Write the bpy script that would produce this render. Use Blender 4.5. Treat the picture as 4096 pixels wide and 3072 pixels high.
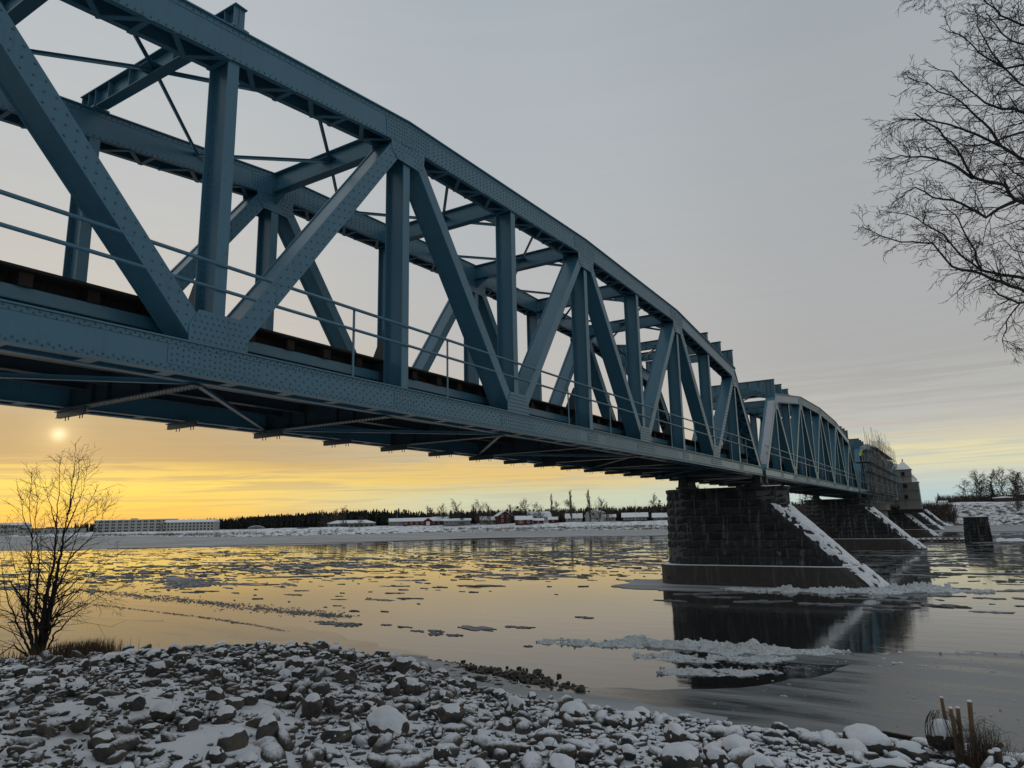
import bpy, bmesh, math, random
import numpy as np
from mathutils import Vector, Matrix, noise as mnoise

for _o in list(bpy.data.objects):
    bpy.data.objects.remove(_o)
SC = bpy.context.scene
COL = SC.collection
R = math.radians

# ------------------------------------------------------------------ camera
EYE = 5.4
cam_d = bpy.data.cameras.new("camera")
cam = bpy.data.objects.new("camera", cam_d)
COL.objects.link(cam)
cam_d.sensor_width = 36.0
cam_d.lens = 24.96
cam_d.clip_start = 0.1
cam_d.clip_end = 9000
_r = Vector((0.8477, 0.5302, -0.0200)).normalized()
_f = Vector((-0.5176, 0.8346, 0.1883)).normalized()
_u = _r.cross(_f).normalized()
_r = _f.cross(_u).normalized()
cam.matrix_world = Matrix(((_r.x, _u.x, -_f.x, 0), (_r.y, _u.y, -_f.y, 0), (_r.z, _u.z, -_f.z, EYE), (0, 0, 0, 1)))
SC.camera = cam

# ------------------------------------------------------------------ sky
SUN_EL, SUN_AZ = R(6.36), R(-64.6)          # azimuth from +Y towards +X
SUN_DIR = Vector((math.sin(SUN_AZ) * math.cos(SUN_EL), math.cos(SUN_AZ) * math.cos(SUN_EL), math.sin(SUN_EL)))


def lin(c):
    out = []
    for v in c[:3]:
        v = v / 255.0
        out.append(v / 12.92 if v <= 0.04045 else ((v + 0.055) / 1.055) ** 2.4)
    return out


class NT:
    """small node-tree helper"""
    def __init__(s, tree):
        s.t = tree
        s.n = tree.nodes
        s.l = tree.links

    def add(s, kind, **kw):
        n = s.n.new(kind)
        for k, v in kw.items():
            setattr(n, k, v)
        return n

    def put(s, sock, v):
        if isinstance(v, bpy.types.NodeSocket):
            s.l.new(v, sock)
        elif v is not None:
            sock.default_value = v

    def math(s, op, a, b=None, c=None, clamp=False):
        n = s.add("ShaderNodeMath", operation=op, use_clamp=clamp)
        for i, v in enumerate((a, b, c)):
            if v is not None:
                s.put(n.inputs[i], v)
        return n.outputs[0]

    def vmath(s, op, a, b=None):
        n = s.add("ShaderNodeVectorMath", operation=op)
        s.put(n.inputs[0], a)
        if b is not None:
            s.put(n.inputs[1], b)
        return n

    def mix(s, fac, a, b, kind="MIX"):
        n = s.add("ShaderNodeMix", data_type="RGBA", blend_type=kind)
        s.put(n.inputs[0], fac)
        s.put(n.inputs[6], a if not isinstance(a, (list, tuple)) else (*a[:3], 1))
        s.put(n.inputs[7], b if not isinstance(b, (list, tuple)) else (*b[:3], 1))
        return n.outputs[2]

    def ramp(s, fac, stops, interp="LINEAR"):
        n = s.add("ShaderNodeValToRGB")
        n.color_ramp.interpolation = interp
        e = n.color_ramp.elements
        while len(e) < len(stops):
            e.new(0.5)
        for i, (p, c) in enumerate(stops):
            e[i].position = p
            e[i].color = (c, c, c, 1) if isinstance(c, (int, float)) else (*c[:3], 1)
        s.put(n.inputs[0], fac)
        return n.outputs[0]

    def noise(s, vec, scale, detail=4, rough=0.5, dist=0.0):
        n = s.add("ShaderNodeTexNoise")
        if vec is not None:
            s.put(n.inputs["Vector"], vec)
        n.inputs["Scale"].default_value = scale
        n.inputs["Detail"].default_value = detail
        n.inputs["Roughness"].default_value = rough
        n.inputs["Distortion"].default_value = dist
        return n.outputs[0]

    def mapping(s, vec, scale=(1, 1, 1), loc=(0, 0, 0), rot=(0, 0, 0)):
        n = s.add("ShaderNodeMapping")
        s.put(n.inputs[0], vec)
        n.inputs["Location"].default_value = loc
        n.inputs["Rotation"].default_value = rot
        n.inputs["Scale"].default_value = scale
        return n.outputs[0]


W = bpy.data.worlds.new("World")
SC.world = W
W.use_nodes = True
w = NT(W.node_tree)
w.n.clear()
tc = w.add("ShaderNodeTexCoord").outputs["Generated"]
D = w.vmath("NORMALIZE", tc).outputs[0]
sep = w.add("ShaderNodeSeparateXYZ")
w.put(sep.inputs[0], D)
el = w.math("MULTIPLY", w.math("ARCSINE", w.math("MINIMUM", w.math("MAXIMUM", sep.outputs[2], -1.0), 1.0)), 57.29578)
az = w.math("MULTIPLY", w.math("ARCTAN2", sep.outputs[0], sep.outputs[1]), 57.29578)
daz = w.math("ABSOLUTE", w.math("SUBTRACT", az, math.degrees(SUN_AZ)))
daz = w.math("MINIMUM", daz, w.math("SUBTRACT", 360.0, daz))
# long flat cloud streaks
cmb = w.add("ShaderNodeCombineXYZ")
w.put(cmb.inputs[0], w.math("MULTIPLY", az, 0.035))
w.put(cmb.inputs[1], w.math("ADD", w.math("MULTIPLY", el, 0.55), w.math("MULTIPLY", az, -0.012)))
st1 = w.noise(cmb.outputs[0], 1.1, 5, 0.55, 0.3)
cmb2 = w.add("ShaderNodeCombineXYZ")
w.put(cmb2.inputs[0], w.math("MULTIPLY", az, 0.09))
w.put(cmb2.inputs[1], w.math("ADD", w.math("MULTIPLY", el, 2.5), w.math("MULTIPLY", az, -0.03)))
w.put(cmb2.inputs[2], 4.0)
st2 = w.noise(cmb2.outputs[0], 1.0, 4, 0.6, 0.6)
elw = w.math("ADD", el, w.math("MULTIPLY", w.math("SUBTRACT", st1, 0.5), w.ramp(w.math("DIVIDE", el, 40.0), [(0.0, 0.6), (0.1, 3.0), (0.4, 5.0), (1.0, 9.0)])))
fe = w.math("DIVIDE", elw, 45.0, clamp=True)
SKYG = 1.07
def rl(stops):
    return [(e / 45.0, [v * SKYG for v in lin(c)]) for e, c in stops]
sunside = w.ramp(fe, rl([(0, (238, 184, 88)), (1.2, (247, 201, 86)), (2.8, (253, 219, 108)), (4.0, (240, 203, 112)),
                         (4.9, (194, 163, 114)), (7.0, (187, 163, 125)), (9.5, (194, 174, 145)), (14, (202, 194, 183)), (22, (194, 194, 192)), (33, (184, 189, 192)), (45, (172, 180, 187))]))
midside = w.ramp(fe, rl([(0, (200, 206, 178)), (1.6, (205, 212, 184)), (2.4, (214, 205, 158)), (3.3, (236, 200, 118)), (4.6, (226, 194, 128)), (5.6, (206, 186, 148)),
                         (7.0, (206, 192, 172)), (10, (190, 185, 179)), (16, (184, 183, 181)), (24, (178, 182, 185)), (36, (171, 178, 184)), (45, (164, 173, 181))]))
awayside = w.ramp(fe, rl([(0, (182, 204, 206)), (1.5, (186, 205, 205)), (2.6, (206, 212, 198)), (3.3, (222, 216, 180)), (4.4, (232, 220, 172)), (5.2, (212, 204, 180)),
                          (6.6, (188, 184, 178)), (9, (172, 170, 168)), (15, (170, 171, 172)), (26, (166, 170, 173)), (36, (160, 167, 172)), (45, (154, 163, 170))]))
sky_c = w.mix(w.ramp(w.math("DIVIDE", daz, 90.0), [(0.06, 0.0), (0.36, 1.0)], "EASE"), sunside, midside)
sky_c = w.mix(w.ramp(w.math("DIVIDE", daz, 90.0), [(0.40, 0.0), (0.68, 1.0)], "EASE"), sky_c, awayside)
# fine streaks: darker / brighter cloud bands, strongest low down
amp = w.ramp(w.math("DIVIDE", el, 30.0), [(0.0, 0.30), (0.12, 0.50), (0.25, 0.16), (0.4, 0.06), (1.0, 0.04)])
strk = w.math("ADD", 1.0, w.math("MULTIPLY", w.math("SUBTRACT", st2, 0.5), amp))
vm = w.vmath("SCALE", sky_c)
w.put(vm.inputs["Scale"], strk)
sky_c = vm.outputs[0]
# tan-grey cloud bars between the yellow gaps, low down
bar = w.math("MULTIPLY", w.ramp(st2, [(0.45, 0.0), (0.60, 1.0)]), w.ramp(w.math("DIVIDE", el, 12.0), [(0.0, 0.30), (0.25, 0.62), (0.5, 0.85), (0.95, 0.0)]))
barc = w.mix(w.ramp(w.math("DIVIDE", daz, 90.0), [(0.1, 0.0), (0.6, 1.0)]), [v * SKYG for v in lin((184, 158, 116))], [v * SKYG for v in lin((186, 190, 182))])
sky_c = w.mix(bar, sky_c, barc)
# the clear sky behind the thin cloud
nish = w.add("ShaderNodeTexSky", sky_type="NISHITA")
nish.sun_disc = False
nish.sun_elevation = SUN_EL
nish.sun_rotation = SUN_AZ
nsc = w.vmath("SCALE", nish.outputs[0])
nsc.inputs["Scale"].default_value = 0.05
sky_c = w.mix(0.05, sky_c, nsc.outputs[0])
# veiled sun
dt = w.vmath("DOT_PRODUCT", D, tuple(SUN_DIR)).outputs["Value"]
dt = w.math("MAXIMUM", dt, 0.0)
def glow(n, col):
    v = w.vmath("SCALE", tuple(col))
    w.put(v.inputs["Scale"], w.math("POWER", dt, float(n)))
    return v.outputs[0]
sky_c = w.vmath("ADD", sky_c, glow(34000, (0.50, 0.45, 0.30))).outputs[0]
sky_c = w.vmath("ADD", sky_c, glow(3200, (0.16, 0.12, 0.05))).outputs[0]
sky_c = w.vmath("ADD", sky_c, glow(90, (0.015, 0.01, 0.0))).outputs[0]
bg = w.add("ShaderNodeBackground")
w.put(bg.inputs[0], sky_c)
bg.inputs[1].default_value = 1.0
wo = w.add("ShaderNodeOutputWorld")
w.l.new(bg.outputs[0], wo.inputs[0])

# ------------------------------------------------------------------ sun (veiled by thin cloud)
sun_d = bpy.data.lights.new("sun", "SUN")
sun_d.energy = 0.12
sun_d.angle = R(120)
sun_d.color = (1.0, 0.78, 0.48)
sun = bpy.data.objects.new("sun", sun_d)
COL.objects.link(sun)
sun.rotation_euler = (-SUN_DIR).to_track_quat("-Z", "Y").to_euler()
sun.location = SUN_DIR * 200

SC.view_settings.view_transform = "Standard"
SC.view_settings.look = "None"
SC.view_settings.exposure = 0.0
SC.view_settings.gamma = 1.0
SC.view_settings.use_curve_mapping = False
SC.render.engine = "CYCLES"
SC.cycles.use_denoising = True
SC.cycles.max_bounces = 8
SC.cycles.diffuse_bounces = 3
SC.cycles.glossy_bounces = 4
SC.cycles.sample_clamp_indirect = 4.0

# ------------------------------------------------------------------ helpers
rng = random.Random(7)
nrg = np.random.default_rng(11)


def tag(o, label=None, cat=None, group=None, kind=None):
    if label: o["label"] = label
    if cat: o["category"] = cat
    if group: o["group"] = group
    if kind: o["kind"] = kind
    return o


def empty(name, loc, label=None, cat=None, group=None, parent=None, rz=0.0):
    o = bpy.data.objects.new(name, None)
    o.empty_display_size = 0.5
    COL.objects.link(o)
    o.location = loc
    o.rotation_euler = (0, 0, rz)
    if parent: o.parent = parent
    return tag(o, label, cat, group)


def link(name, me, parent=None, loc=None, rot=None, scale=None):
    o = bpy.data.objects.new(name, me)
    COL.objects.link(o)
    if loc is not None: o.location = loc
    if rot is not None: o.rotation_euler = rot
    if scale is not None: o.scale = scale
    if parent: o.parent = parent
    return o


class MB:
    def __init__(s):
        s.v, s.f = [], []

    def quadbox(s, P):
        b = len(s.v)
        s.v += [tuple(p) for p in P]
        for q in ((0, 3, 2, 1), (4, 5, 6, 7), (0, 1, 5, 4), (1, 2, 6, 5), (2, 3, 7, 6), (3, 0, 4, 7)):
            s.f.append(tuple(b + i for i in q))
        return s

    def box(s, x0, x1, y0, y1, z0, z1):
        return s.quadbox([(x0, y0, z0), (x1, y0, z0), (x1, y1, z0), (x0, y1, z0), (x0, y0, z1), (x1, y0, z1), (x1, y1, z1), (x0, y1, z1)])

    def beam(s, p0, p1, wid, hei, up=(0, 0, 1)):
        p0, p1 = Vector(p0), Vector(p1)
        d = (p1 - p0).normalized()
        u = Vector(up)
        a = d.cross(u)
        if a.length < 1e-4:
            a = d.cross(Vector((1, 0, 0)))
        a.normalize()
        b = a.cross(d).normalized()
        a = a * (wid / 2); b = b * (hei / 2)
        return s.quadbox([p0 - a - b, p0 + a - b, p1 + a - b, p1 - a - b, p0 - a + b, p0 + a + b, p1 + a + b, p1 - a + b])

    def prism(s, poly, axis, lo, hi):
        """poly: 2D points; extruded along axis 0/1/2 from lo to hi (points keep the other two axes in order)"""
        b = len(s.v); n = len(poly)
        for val in (lo, hi):
            for p in poly:
                q = list(p); q.insert(axis, val); s.v.append(tuple(q))
        s.f.append(tuple(b + i for i in range(n))[::-1])
        s.f.append(tuple(b + n + i for i in range(n)))
        for i in range(n):
            j = (i + 1) % n
            s.f.append((b + i, b + j, b + n + j, b + n + i))
        return s

    def tube(s, pts, rad, k=6, cap=True):
        pts = [Vector(p) for p in pts]
        n = len(pts)
        if not hasattr(rad, "__len__"): rad = [rad] * n
        b = len(s.v)
        ref = Vector((0.31, 0.52, 0.79))
        for i, p in enumerate(pts):
            d = (pts[min(i + 1, n - 1)] - pts[max(i - 1, 0)])
            if d.length < 1e-6: d = Vector((0, 0, 1))
            d.normalize()
            a = d.cross(ref)
            if a.length < 0.05: a = d.cross(Vector((1, 0, 0)))
            a.normalize(); c = d.cross(a)
            for j in range(k):
                t = 2 * math.pi * j / k
                s.v.append(tuple(p + (a * math.cos(t) + c * math.sin(t)) * rad[i]))
        for i in range(n - 1):
            for j in range(k):
                j2 = (j + 1) % k
                s.f.append((b + i * k + j, b + i * k + j2, b + (i + 1) * k + j2, b + (i + 1) * k + j))
        if cap:
            s.f.append(tuple(b + j for j in range(k))[::-1])
            s.f.append(tuple(b + (n - 1) * k + j for j in range(k)))
        return s

    def mesh(s, name, m, smooth=False, off=None):
        me = bpy.data.meshes.new(name)
        v = s.v if off is None else [(p[0] - off[0], p[1] - off[1], p[2] - off[2]) for p in s.v]
        me.from_pydata(v, [], s.f)
        me.materials.append(m)
        if smooth:
            me.polygons.foreach_set("use_smooth", [True] * len(me.polygons))
        me.update()
        return me

    def build(s, name, m, parent=None, smooth=False, off=None):
        return link(name, s.mesh(name, m, smooth, off), parent)


def fix_normals(me):
    bm = bmesh.new(); bm.from_mesh(me)
    bmesh.ops.recalc_face_normals(bm, faces=bm.faces)
    bm.to_mesh(me); bm.free(); me.update()
    return me


def np_mesh(name, V, F, m, smooth=False):
    me = bpy.data.meshes.new(name)
    V = np.asarray(V, np.float32); F = np.asarray(F, np.int32)
    me.vertices.add(len(V)); me.vertices.foreach_set("co", V.ravel())
    k = F.shape[1]
    me.loops.add(F.size); me.loops.foreach_set("vertex_index", F.ravel())
    me.polygons.add(len(F))
    me.polygons.foreach_set("loop_start", np.arange(0, F.size, k, dtype=np.int32))
    me.polygons.foreach_set("use_smooth", np.full(len(F), smooth))
    me.materials.append(m)
    me.update(calc_edges=True)
    me.validate()
    return me


def scatter_mesh(name, tv, tf, M, T, m, smooth=False):
    """many copies of one template joined in one mesh. M (n,3,3), T (n,3)"""
    tv = np.asarray(tv); tf = np.asarray(tf)
    V = np.einsum("nij,vj->nvi", M, tv) + T[:, None, :]
    F = tf[None] + (np.arange(len(T)) * len(tv))[:, None, None]
    return np_mesh(name, V.reshape(-1, 3), F.reshape(-1, tf.shape[1]), m, smooth)


def fbm(p, sc, oc=4):
    return mnoise.fractal(Vector(p) * sc, 1.0, 2.0, oc, noise_basis="PERLIN_ORIGINAL")

# ------------------------------------------------------------------ materials
def new_mat(name):
    m = bpy.data.materials.new(name)
    m.use_nodes = True
    t = NT(m.node_tree)
    b = t.n["Principled BSDF"]
    return m, t, b


def simple(name, col, rough=0.7, var=0.0, scale=3.0, bump=0.0, bscale=30.0, metal=0.0, spec=0.5, objvar=0.0, vec=None):
    m, t, b = new_mat(name)
    b.inputs["Roughness"].default_value = rough
    b.inputs["Metallic"].default_value = metal
    b.inputs["Specular IOR Level"].default_value = spec
    c = (*col, 1)
    b.inputs["Base Color"].default_value = c
    co = t.add("ShaderNodeTexCoord").outputs["Object"]
    if vec: co = t.mapping(co, vec)
    if var or objvar:
        f = t.noise(co, scale, 5, 0.6)
        f = t.math("ADD", 1.0, t.math("MULTIPLY", t.math("SUBTRACT", f, 0.5), 2 * var))
        if objvar:
            oi = t.add("ShaderNodeObjectInfo").outputs["Random"]
            f = t.math("MULTIPLY", f, t.math("ADD", 1.0 - objvar, t.math("MULTIPLY", oi, 2 * objvar)))
        v = t.vmath("SCALE", tuple(col))
        t.put(v.inputs["Scale"], f)
        t.put(b.inputs["Base Color"], v.outputs[0])
    if bump:
        bp = t.add("ShaderNodeBump")
        bp.inputs["Strength"].default_value = bump
        bp.inputs["Distance"].default_value = 0.05
        t.put(bp.inputs["Height"], t.noise(co, bscale, 6, 0.65))
        t.l.new(bp.outputs[0], b.inputs["Normal"])
    return m


def snow_on(name, col_fn, rough, lo, hi, nscale=5.0, namp=0.5, snow=(0.80, 0.82, 0.86), bump=0.3, bscale=14.0, lee=0.0):
    """ground/rock/stone with snow lying on the faces that look up"""
    m, t, b = new_mat(name)
    geo = t.add("ShaderNodeNewGeometry")
    pos = geo.outputs["Position"]
    sp = t.add("ShaderNodeSeparateXYZ")
    t.put(sp.inputs[0], geo.outputs["Normal"])
    nz = t.math("ADD", sp.outputs[2], t.math("MULTIPLY", t.math("SUBTRACT", t.noise(pos, nscale, 6, 0.65), 0.5), namp))
    if lee:     # less snow has blown in beneath the bridge deck
        px = t.add("ShaderNodeSeparateXYZ"); t.put(px.inputs[0], pos)
        nz = t.math("SUBTRACT", nz, t.math("MULTIPLY", t.ramp(t.math("DIVIDE", t.math("SUBTRACT", -7.0, px.outputs[0]), 9.0), [(0.0, 0.0), (1.0, 1.0)]), lee))
    f = t.ramp(nz, [(lo, 0.0), (hi, 1.0)])
    base = col_fn(t, pos)
    t.put(b.inputs["Base Color"], t.mix(f, base, snow))
    b.inputs["Roughness"].default_value = rough
    b.inputs["Specular IOR Level"].default_value = 0.3
    bp = t.add("ShaderNodeBump")
    bp.inputs["Strength"].default_value = bump
    bp.inputs["Distance"].default_value = 0.04
    t.put(bp.inputs["Height"], t.noise(pos, bscale, 6, 0.7))
    t.l.new(bp.outputs[0], b.inputs["Normal"])
    return m


M = {}
def steel_mat(name, col):
    m, t, b = new_mat(name)
    geo = t.add("ShaderNodeNewGeometry")
    pos = geo.outputs["Position"]
    n1 = t.noise(pos, 0.9, 6, 0.65)
    n2 = t.noise(t.mapping(pos, (9, 9, 0.9)), 1.0, 5, 0.6)
    v = t.math("ADD", 0.80, t.math("ADD", t.math("MULTIPLY", n1, 0.26), t.math("MULTIPLY", n2, 0.14)))
    sc = t.vmath("SCALE", tuple(col)); t.put(sc.inputs["Scale"], v)
    # a little grime and rust bloom
    gr = t.math("MAXIMUM", t.ramp(t.noise(pos, 2.3, 8, 0.7), [(0.60, 0.0), (0.74, 1.0)]), t.math("MULTIPLY", t.ramp(t.noise(t.mapping(pos, (7, 7, 0.5)), 1.0, 6, 0.65), [(0.58, 0.0), (0.72, 1.0)]), 0.8))
    c = t.mix(t.math("MULTIPLY", gr, 0.45), sc.outputs[0], (0.042, 0.052, 0.050))
    t.put(b.inputs["Base Color"], c)
    b.inputs["Roughness"].default_value = 0.42
    t.put(b.inputs["Roughness"], t.math("ADD", 0.22, t.math("MULTIPLY", n1, 0.2)))
    bp = t.add("ShaderNodeBump"); bp.inputs["Strength"].default_value = 0.12; bp.inputs["Distance"].default_value = 0.02
    t.put(bp.inputs["Height"], t.noise(pos, 7.0, 4, 0.6))
    t.l.new(bp.outputs[0], b.inputs["Normal"])
    return m
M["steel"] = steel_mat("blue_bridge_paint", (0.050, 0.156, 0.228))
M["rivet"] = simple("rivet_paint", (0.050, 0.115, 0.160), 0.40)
M["shade_steel"] = simple("shaded_girder_paint", (0.028, 0.045, 0.058), 0.3, 0.3, 1.2)  # darker copy of the bridge blue: under-deck shade put into the colour
M["galv"] = simple("scaffold_tube_metal", (0.20, 0.205, 0.21), 0.5, 0.2, 2.0)
M["primer"] = simple("pale_primer_paint", (0.40, 0.42, 0.46), 0.7, 0.06, 3.0)
M["timber"] = simple("tarred_timber", (0.020, 0.016, 0.013), 0.85, 0.4, 3.0, 0.5, 18.0, objvar=0.35, vec=(1, 6, 6))
M["stake"] = simple("weathered_stake_wood", (0.20, 0.125, 0.065), 0.85, 0.35, 4.0, 0.5, 20.0, vec=(5, 5, 0.8))
M["oldwood"] = simple("grey_old_wood", (0.085, 0.07, 0.055), 0.9, 0.4, 5.0, 0.6, 22.0, vec=(5, 5, 0.8))
M["rail"] = simple("rail_steel", (0.06, 0.045, 0.038), 0.5, 0.2)
M["cast"] = simple("bearing_cast_iron", (0.035, 0.04, 0.042), 0.6, 0.25)
M["snow"] = simple("snow", (0.80, 0.82, 0.86), 0.65, 0.05, 2.0, 0.35, 9.0, spec=0.25)
M["ice_white"] = simple("white_rime_ice", (0.62, 0.66, 0.68), 0.5, 0.2, 3.0, 0.9, 22.0, spec=0.4)
M["plaster"] = simple("grey_tower_boards", (0.245, 0.25, 0.245), 0.85, 0.14, 0.8, 0.2, 12.0, vec=(8, 8, 0.5))
M["dark"] = simple("dark_opening", (0.008, 0.008, 0.009), 0.9)
M["bark"] = simple("dark_bark", (0.022, 0.018, 0.016), 0.9, 0.3, 8.0)
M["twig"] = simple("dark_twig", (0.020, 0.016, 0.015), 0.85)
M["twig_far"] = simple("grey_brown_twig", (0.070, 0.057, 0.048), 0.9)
M["needles"] = simple("dark_needles", (0.012, 0.020, 0.014), 0.95, 0.4, 0.6)
M["forest"] = simple("forest_needles", (0.010, 0.015, 0.012), 0.95, 0.5, 0.05)
M["grass"] = simple("dry_grass", (0.10, 0.066, 0.038), 0.9, 0.3, 6.0)
M["brush"] = simple("brown_brush", (0.06, 0.045, 0.034), 0.9, 0.3, 0.4)
M["wire"] = simple("rusty_wire", (0.05, 0.04, 0.035), 0.6)
M["glass"] = simple("window_glass", (0.015, 0.018, 0.022), 0.12)
M["white_trim"] = simple("white_trim", (0.62, 0.62, 0.6), 0.7)
M["hivis"] = simple("hi_vis_yellow", (0.55, 0.78, 0.03), 0.7)
M["black_cloth"] = simple("black_work_trousers", (0.015, 0.015, 0.018), 0.9)
M["helmet"] = simple("white_helmet", (0.8, 0.8, 0.8), 0.35)
M["skin"] = simple("skin", (0.45, 0.28, 0.20), 0.6)
M["blue_tarp"] = simple("blue_tarpaulin", (0.03, 0.09, 0.22), 0.6)

def stone_mat(name, base, streak, objvar=0.3):
    m, t, b = new_mat(name)
    pos = t.add("ShaderNodeNewGeometry").outputs["Position"]
    oi = t.add("ShaderNodeObjectInfo").outputs["Random"]
    n = t.noise(pos, 2.2, 8, 0.7)
    v = t.math("MULTIPLY", t.math("ADD", 0.55, t.math("MULTIPLY", n, 0.9)), t.math("ADD", 1 - objvar, t.math("MULTIPLY", oi, 2 * objvar)))
    sc = t.vmath("SCALE", tuple(base)); t.put(sc.inputs["Scale"], v)
    # lime streaks washed down the faces
    s = t.noise(t.mapping(pos, (3.2, 3.2, 0.35)), 1.0, 6, 0.6)
    f = t.math("MULTIPLY", t.ramp(s, [(0.54, 0.0), (0.70, 1.0)]), 0.7)
    t.put(b.inputs["Base Color"], t.mix(f, sc.outputs[0], streak))
    b.inputs["Roughness"].default_value = 0.85
    b.inputs["Specular IOR Level"].default_value = 0.3
    bp = t.add("ShaderNodeBump"); bp.inputs["Strength"].default_value = 0.7; bp.inputs["Distance"].default_value = 0.06
    t.put(bp.inputs["Height"], t.noise(pos, 5.0, 8, 0.7))
    t.l.new(bp.outputs[0], b.inputs["Normal"])
    return m
M["stone"] = stone_mat("dark_granite_blocks", (0.027, 0.030, 0.034), (0.20, 0.205, 0.21))
M["mortar"] = simple("pier_mortar", (0.10, 0.10, 0.10), 0.95, 0.3)
M["concrete"] = stone_mat("stained_concrete", (0.062, 0.059, 0.055), (0.12, 0.117, 0.11), 0.0)

def rock_col(t, pos):
    oi = t.add("ShaderNodeObjectInfo").outputs["Random"]
    n = t.math("MULTIPLY", t.noise(pos, 2.1, 3, 0.5), 2.2)
    k = t.math("FRACT", t.math("ADD", t.math("MULTIPLY", oi, 7.3), n))
    c = t.ramp(k, [(0.0, (0.040, 0.042, 0.045)), (0.22, (0.075, 0.066, 0.055)), (0.42, (0.050, 0.050, 0.050)), (0.62, (0.115, 0.092, 0.070)), (0.76, (0.085, 0.083, 0.080)), (0.9, (0.060, 0.052, 0.045)), (1.0, (0.042, 0.044, 0.047))])
    d = t.noise(pos, 11.0, 8, 0.75)
    v = t.vmath("SCALE", c); t.put(v.inputs["Scale"], t.math("ADD", 0.45, t.math("MULTIPLY", d, 1.1)))
    return v.outputs[0]
M["rock"] = snow_on("bank_rock", rock_col, 0.85, 0.80, 1.05, 9.0, 0.55, lee=0.1)
M["rock_small"] = snow_on("bank_small_stones", rock_col, 0.85, 0.46, 0.86, 13.0, 0.75, lee=0.19)
def ground_col(t, pos):
    n = t.noise(pos, 3.0, 8, 0.7)
    return t.ramp(n, [(0.3, (0.03, 0.028, 0.025)), (0.7, (0.08, 0.07, 0.058))])
M["bank"] = snow_on("snowy_bank_ground", ground_col, 0.9, 0.58, 0.80, 5.0, 0.8, lee=0.10)
def field_col(t, pos):
    n = t.noise(t.mapping(pos, (0.12, 0.3, 1)), 1.0, 8, 0.7)
    return t.ramp(n, [(0.35, (0.045, 0.038, 0.03)), (0.7, (0.13, 0.10, 0.07))])
M["field"] = snow_on("snowy_far_land", field_col, 0.9, 0.86, 1.0, 0.45, 0.95, bscale=1.5)

# ------------------------------------------------------------------ water
def water_mat():
    m, t, b = new_mat("river_water")
    pos = t.add("ShaderNodeNewGeometry").outputs["Position"]
    b.inputs["Base Color"].default_value = (0.020, 0.021, 0.020, 1)
    b.inputs["IOR"].default_value = 1.42
    film = t.ramp(t.noise(t.mapping(pos, (0.05, 0.12, 1), rot=(0, 0, 0.35)), 1.0, 6, 0.6, 1.2), [(0.46, 0.0), (0.60, 1.0)])
    t.put(b.inputs["Roughness"], t.math("ADD", 0.022, t.math("MULTIPLY", film, 0.055)))
    cx = t.math("ADD", t.math("MULTIPLY", t.noise(t.mapping(pos, (0.35, 1.1, 1), rot=(0, 0, 0.25)), 1.0, 3, 0.5), 1.0),
                t.math("MULTIPLY", t.noise(t.mapping(pos, (1.6, 4.5, 1), rot=(0, 0, -0.2)), 1.0, 4, 0.6), 0.25))
    calm = t.math("SUBTRACT", 1.0, t.math("MULTIPLY", film, 0.75))
    bp = t.add("ShaderNodeBump")
    bp.inputs["Distance"].default_value = 0.05
    t.put(bp.inputs["Strength"], t.math("MULTIPLY", calm, 0.17))
    t.put(bp.inputs["Height"], cx)
    t.l.new(bp.outputs[0], b.inputs["Normal"])
    return m
M["water"] = water_mat()
o = MB()
o.v = [(-2600, -200, 0), (1200, -200, 0), (1200, 480, 0), (-2600, 480, 0)]
o.f = [(0, 1, 2, 3)]
tag(o.build("river_water", M["water"]), kind="structure")


def ice_mat(name, c0, c1, r0, r1, sc, bump=0.15):
    m, t, b = new_mat(name)
    pos = t.add("ShaderNodeNewGeometry").outputs["Position"]
    f = t.ramp(t.noise(t.mapping(pos, sc, rot=(0, 0, 0.2)), 1.0, 8, 0.62, 0.8), [(0.38, 0.0), (0.66, 1.0)])
    fleck = t.ramp(t.noise(t.mapping(pos, (2.2, 3.5, 1)), 1.0, 8, 0.75), [(0.66, 0.0), (0.72, 1.0)])
    c = t.mix(f, c0, c1)
    c = t.mix(t.math("MULTIPLY", fleck, 0.7), c, (0.5, 0.52, 0.54))
    t.put(b.inputs["Base Color"], c)
    t.put(b.inputs["Roughness"], t.math("ADD", r0, t.math("MULTIPLY", f, r1 - r0)))
    b.inputs["IOR"].default_value = 1.31
    bp = t.add("ShaderNodeBump"); bp.inputs["Strength"].default_value = bump; bp.inputs["Distance"].default_value = 0.02
    t.put(bp.inputs["Height"], t.noise(t.mapping(pos, (3, 5, 3)), 1.0, 7, 0.7))
    t.l.new(bp.outputs[0], b.inputs["Normal"])
    return m
M["shore_ice"] = ice_mat("grey_shore_ice", (0.045, 0.05, 0.055), (0.26, 0.27, 0.275), 0.16, 0.5, (0.16, 0.8, 1))
M["thin_ice"] = ice_mat("thin_clear_ice", (0.02, 0.02, 0.02), (0.06, 0.06, 0.058), 0.09, 0.24, (0.12, 0.3, 1), 0.08)
M["far_ice"] = ice_mat("far_grey_ice", (0.17, 0.18, 0.19), (0.46, 0.48, 0.50), 0.55, 0.8, (0.03, 0.16, 1), 0.1)
M["floe"] = simple("slushy_floe_ice", (0.175, 0.185, 0.20), 0.55, 0.45, 2.0, 0.5, 12.0, spec=0.3, objvar=0.25)


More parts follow.
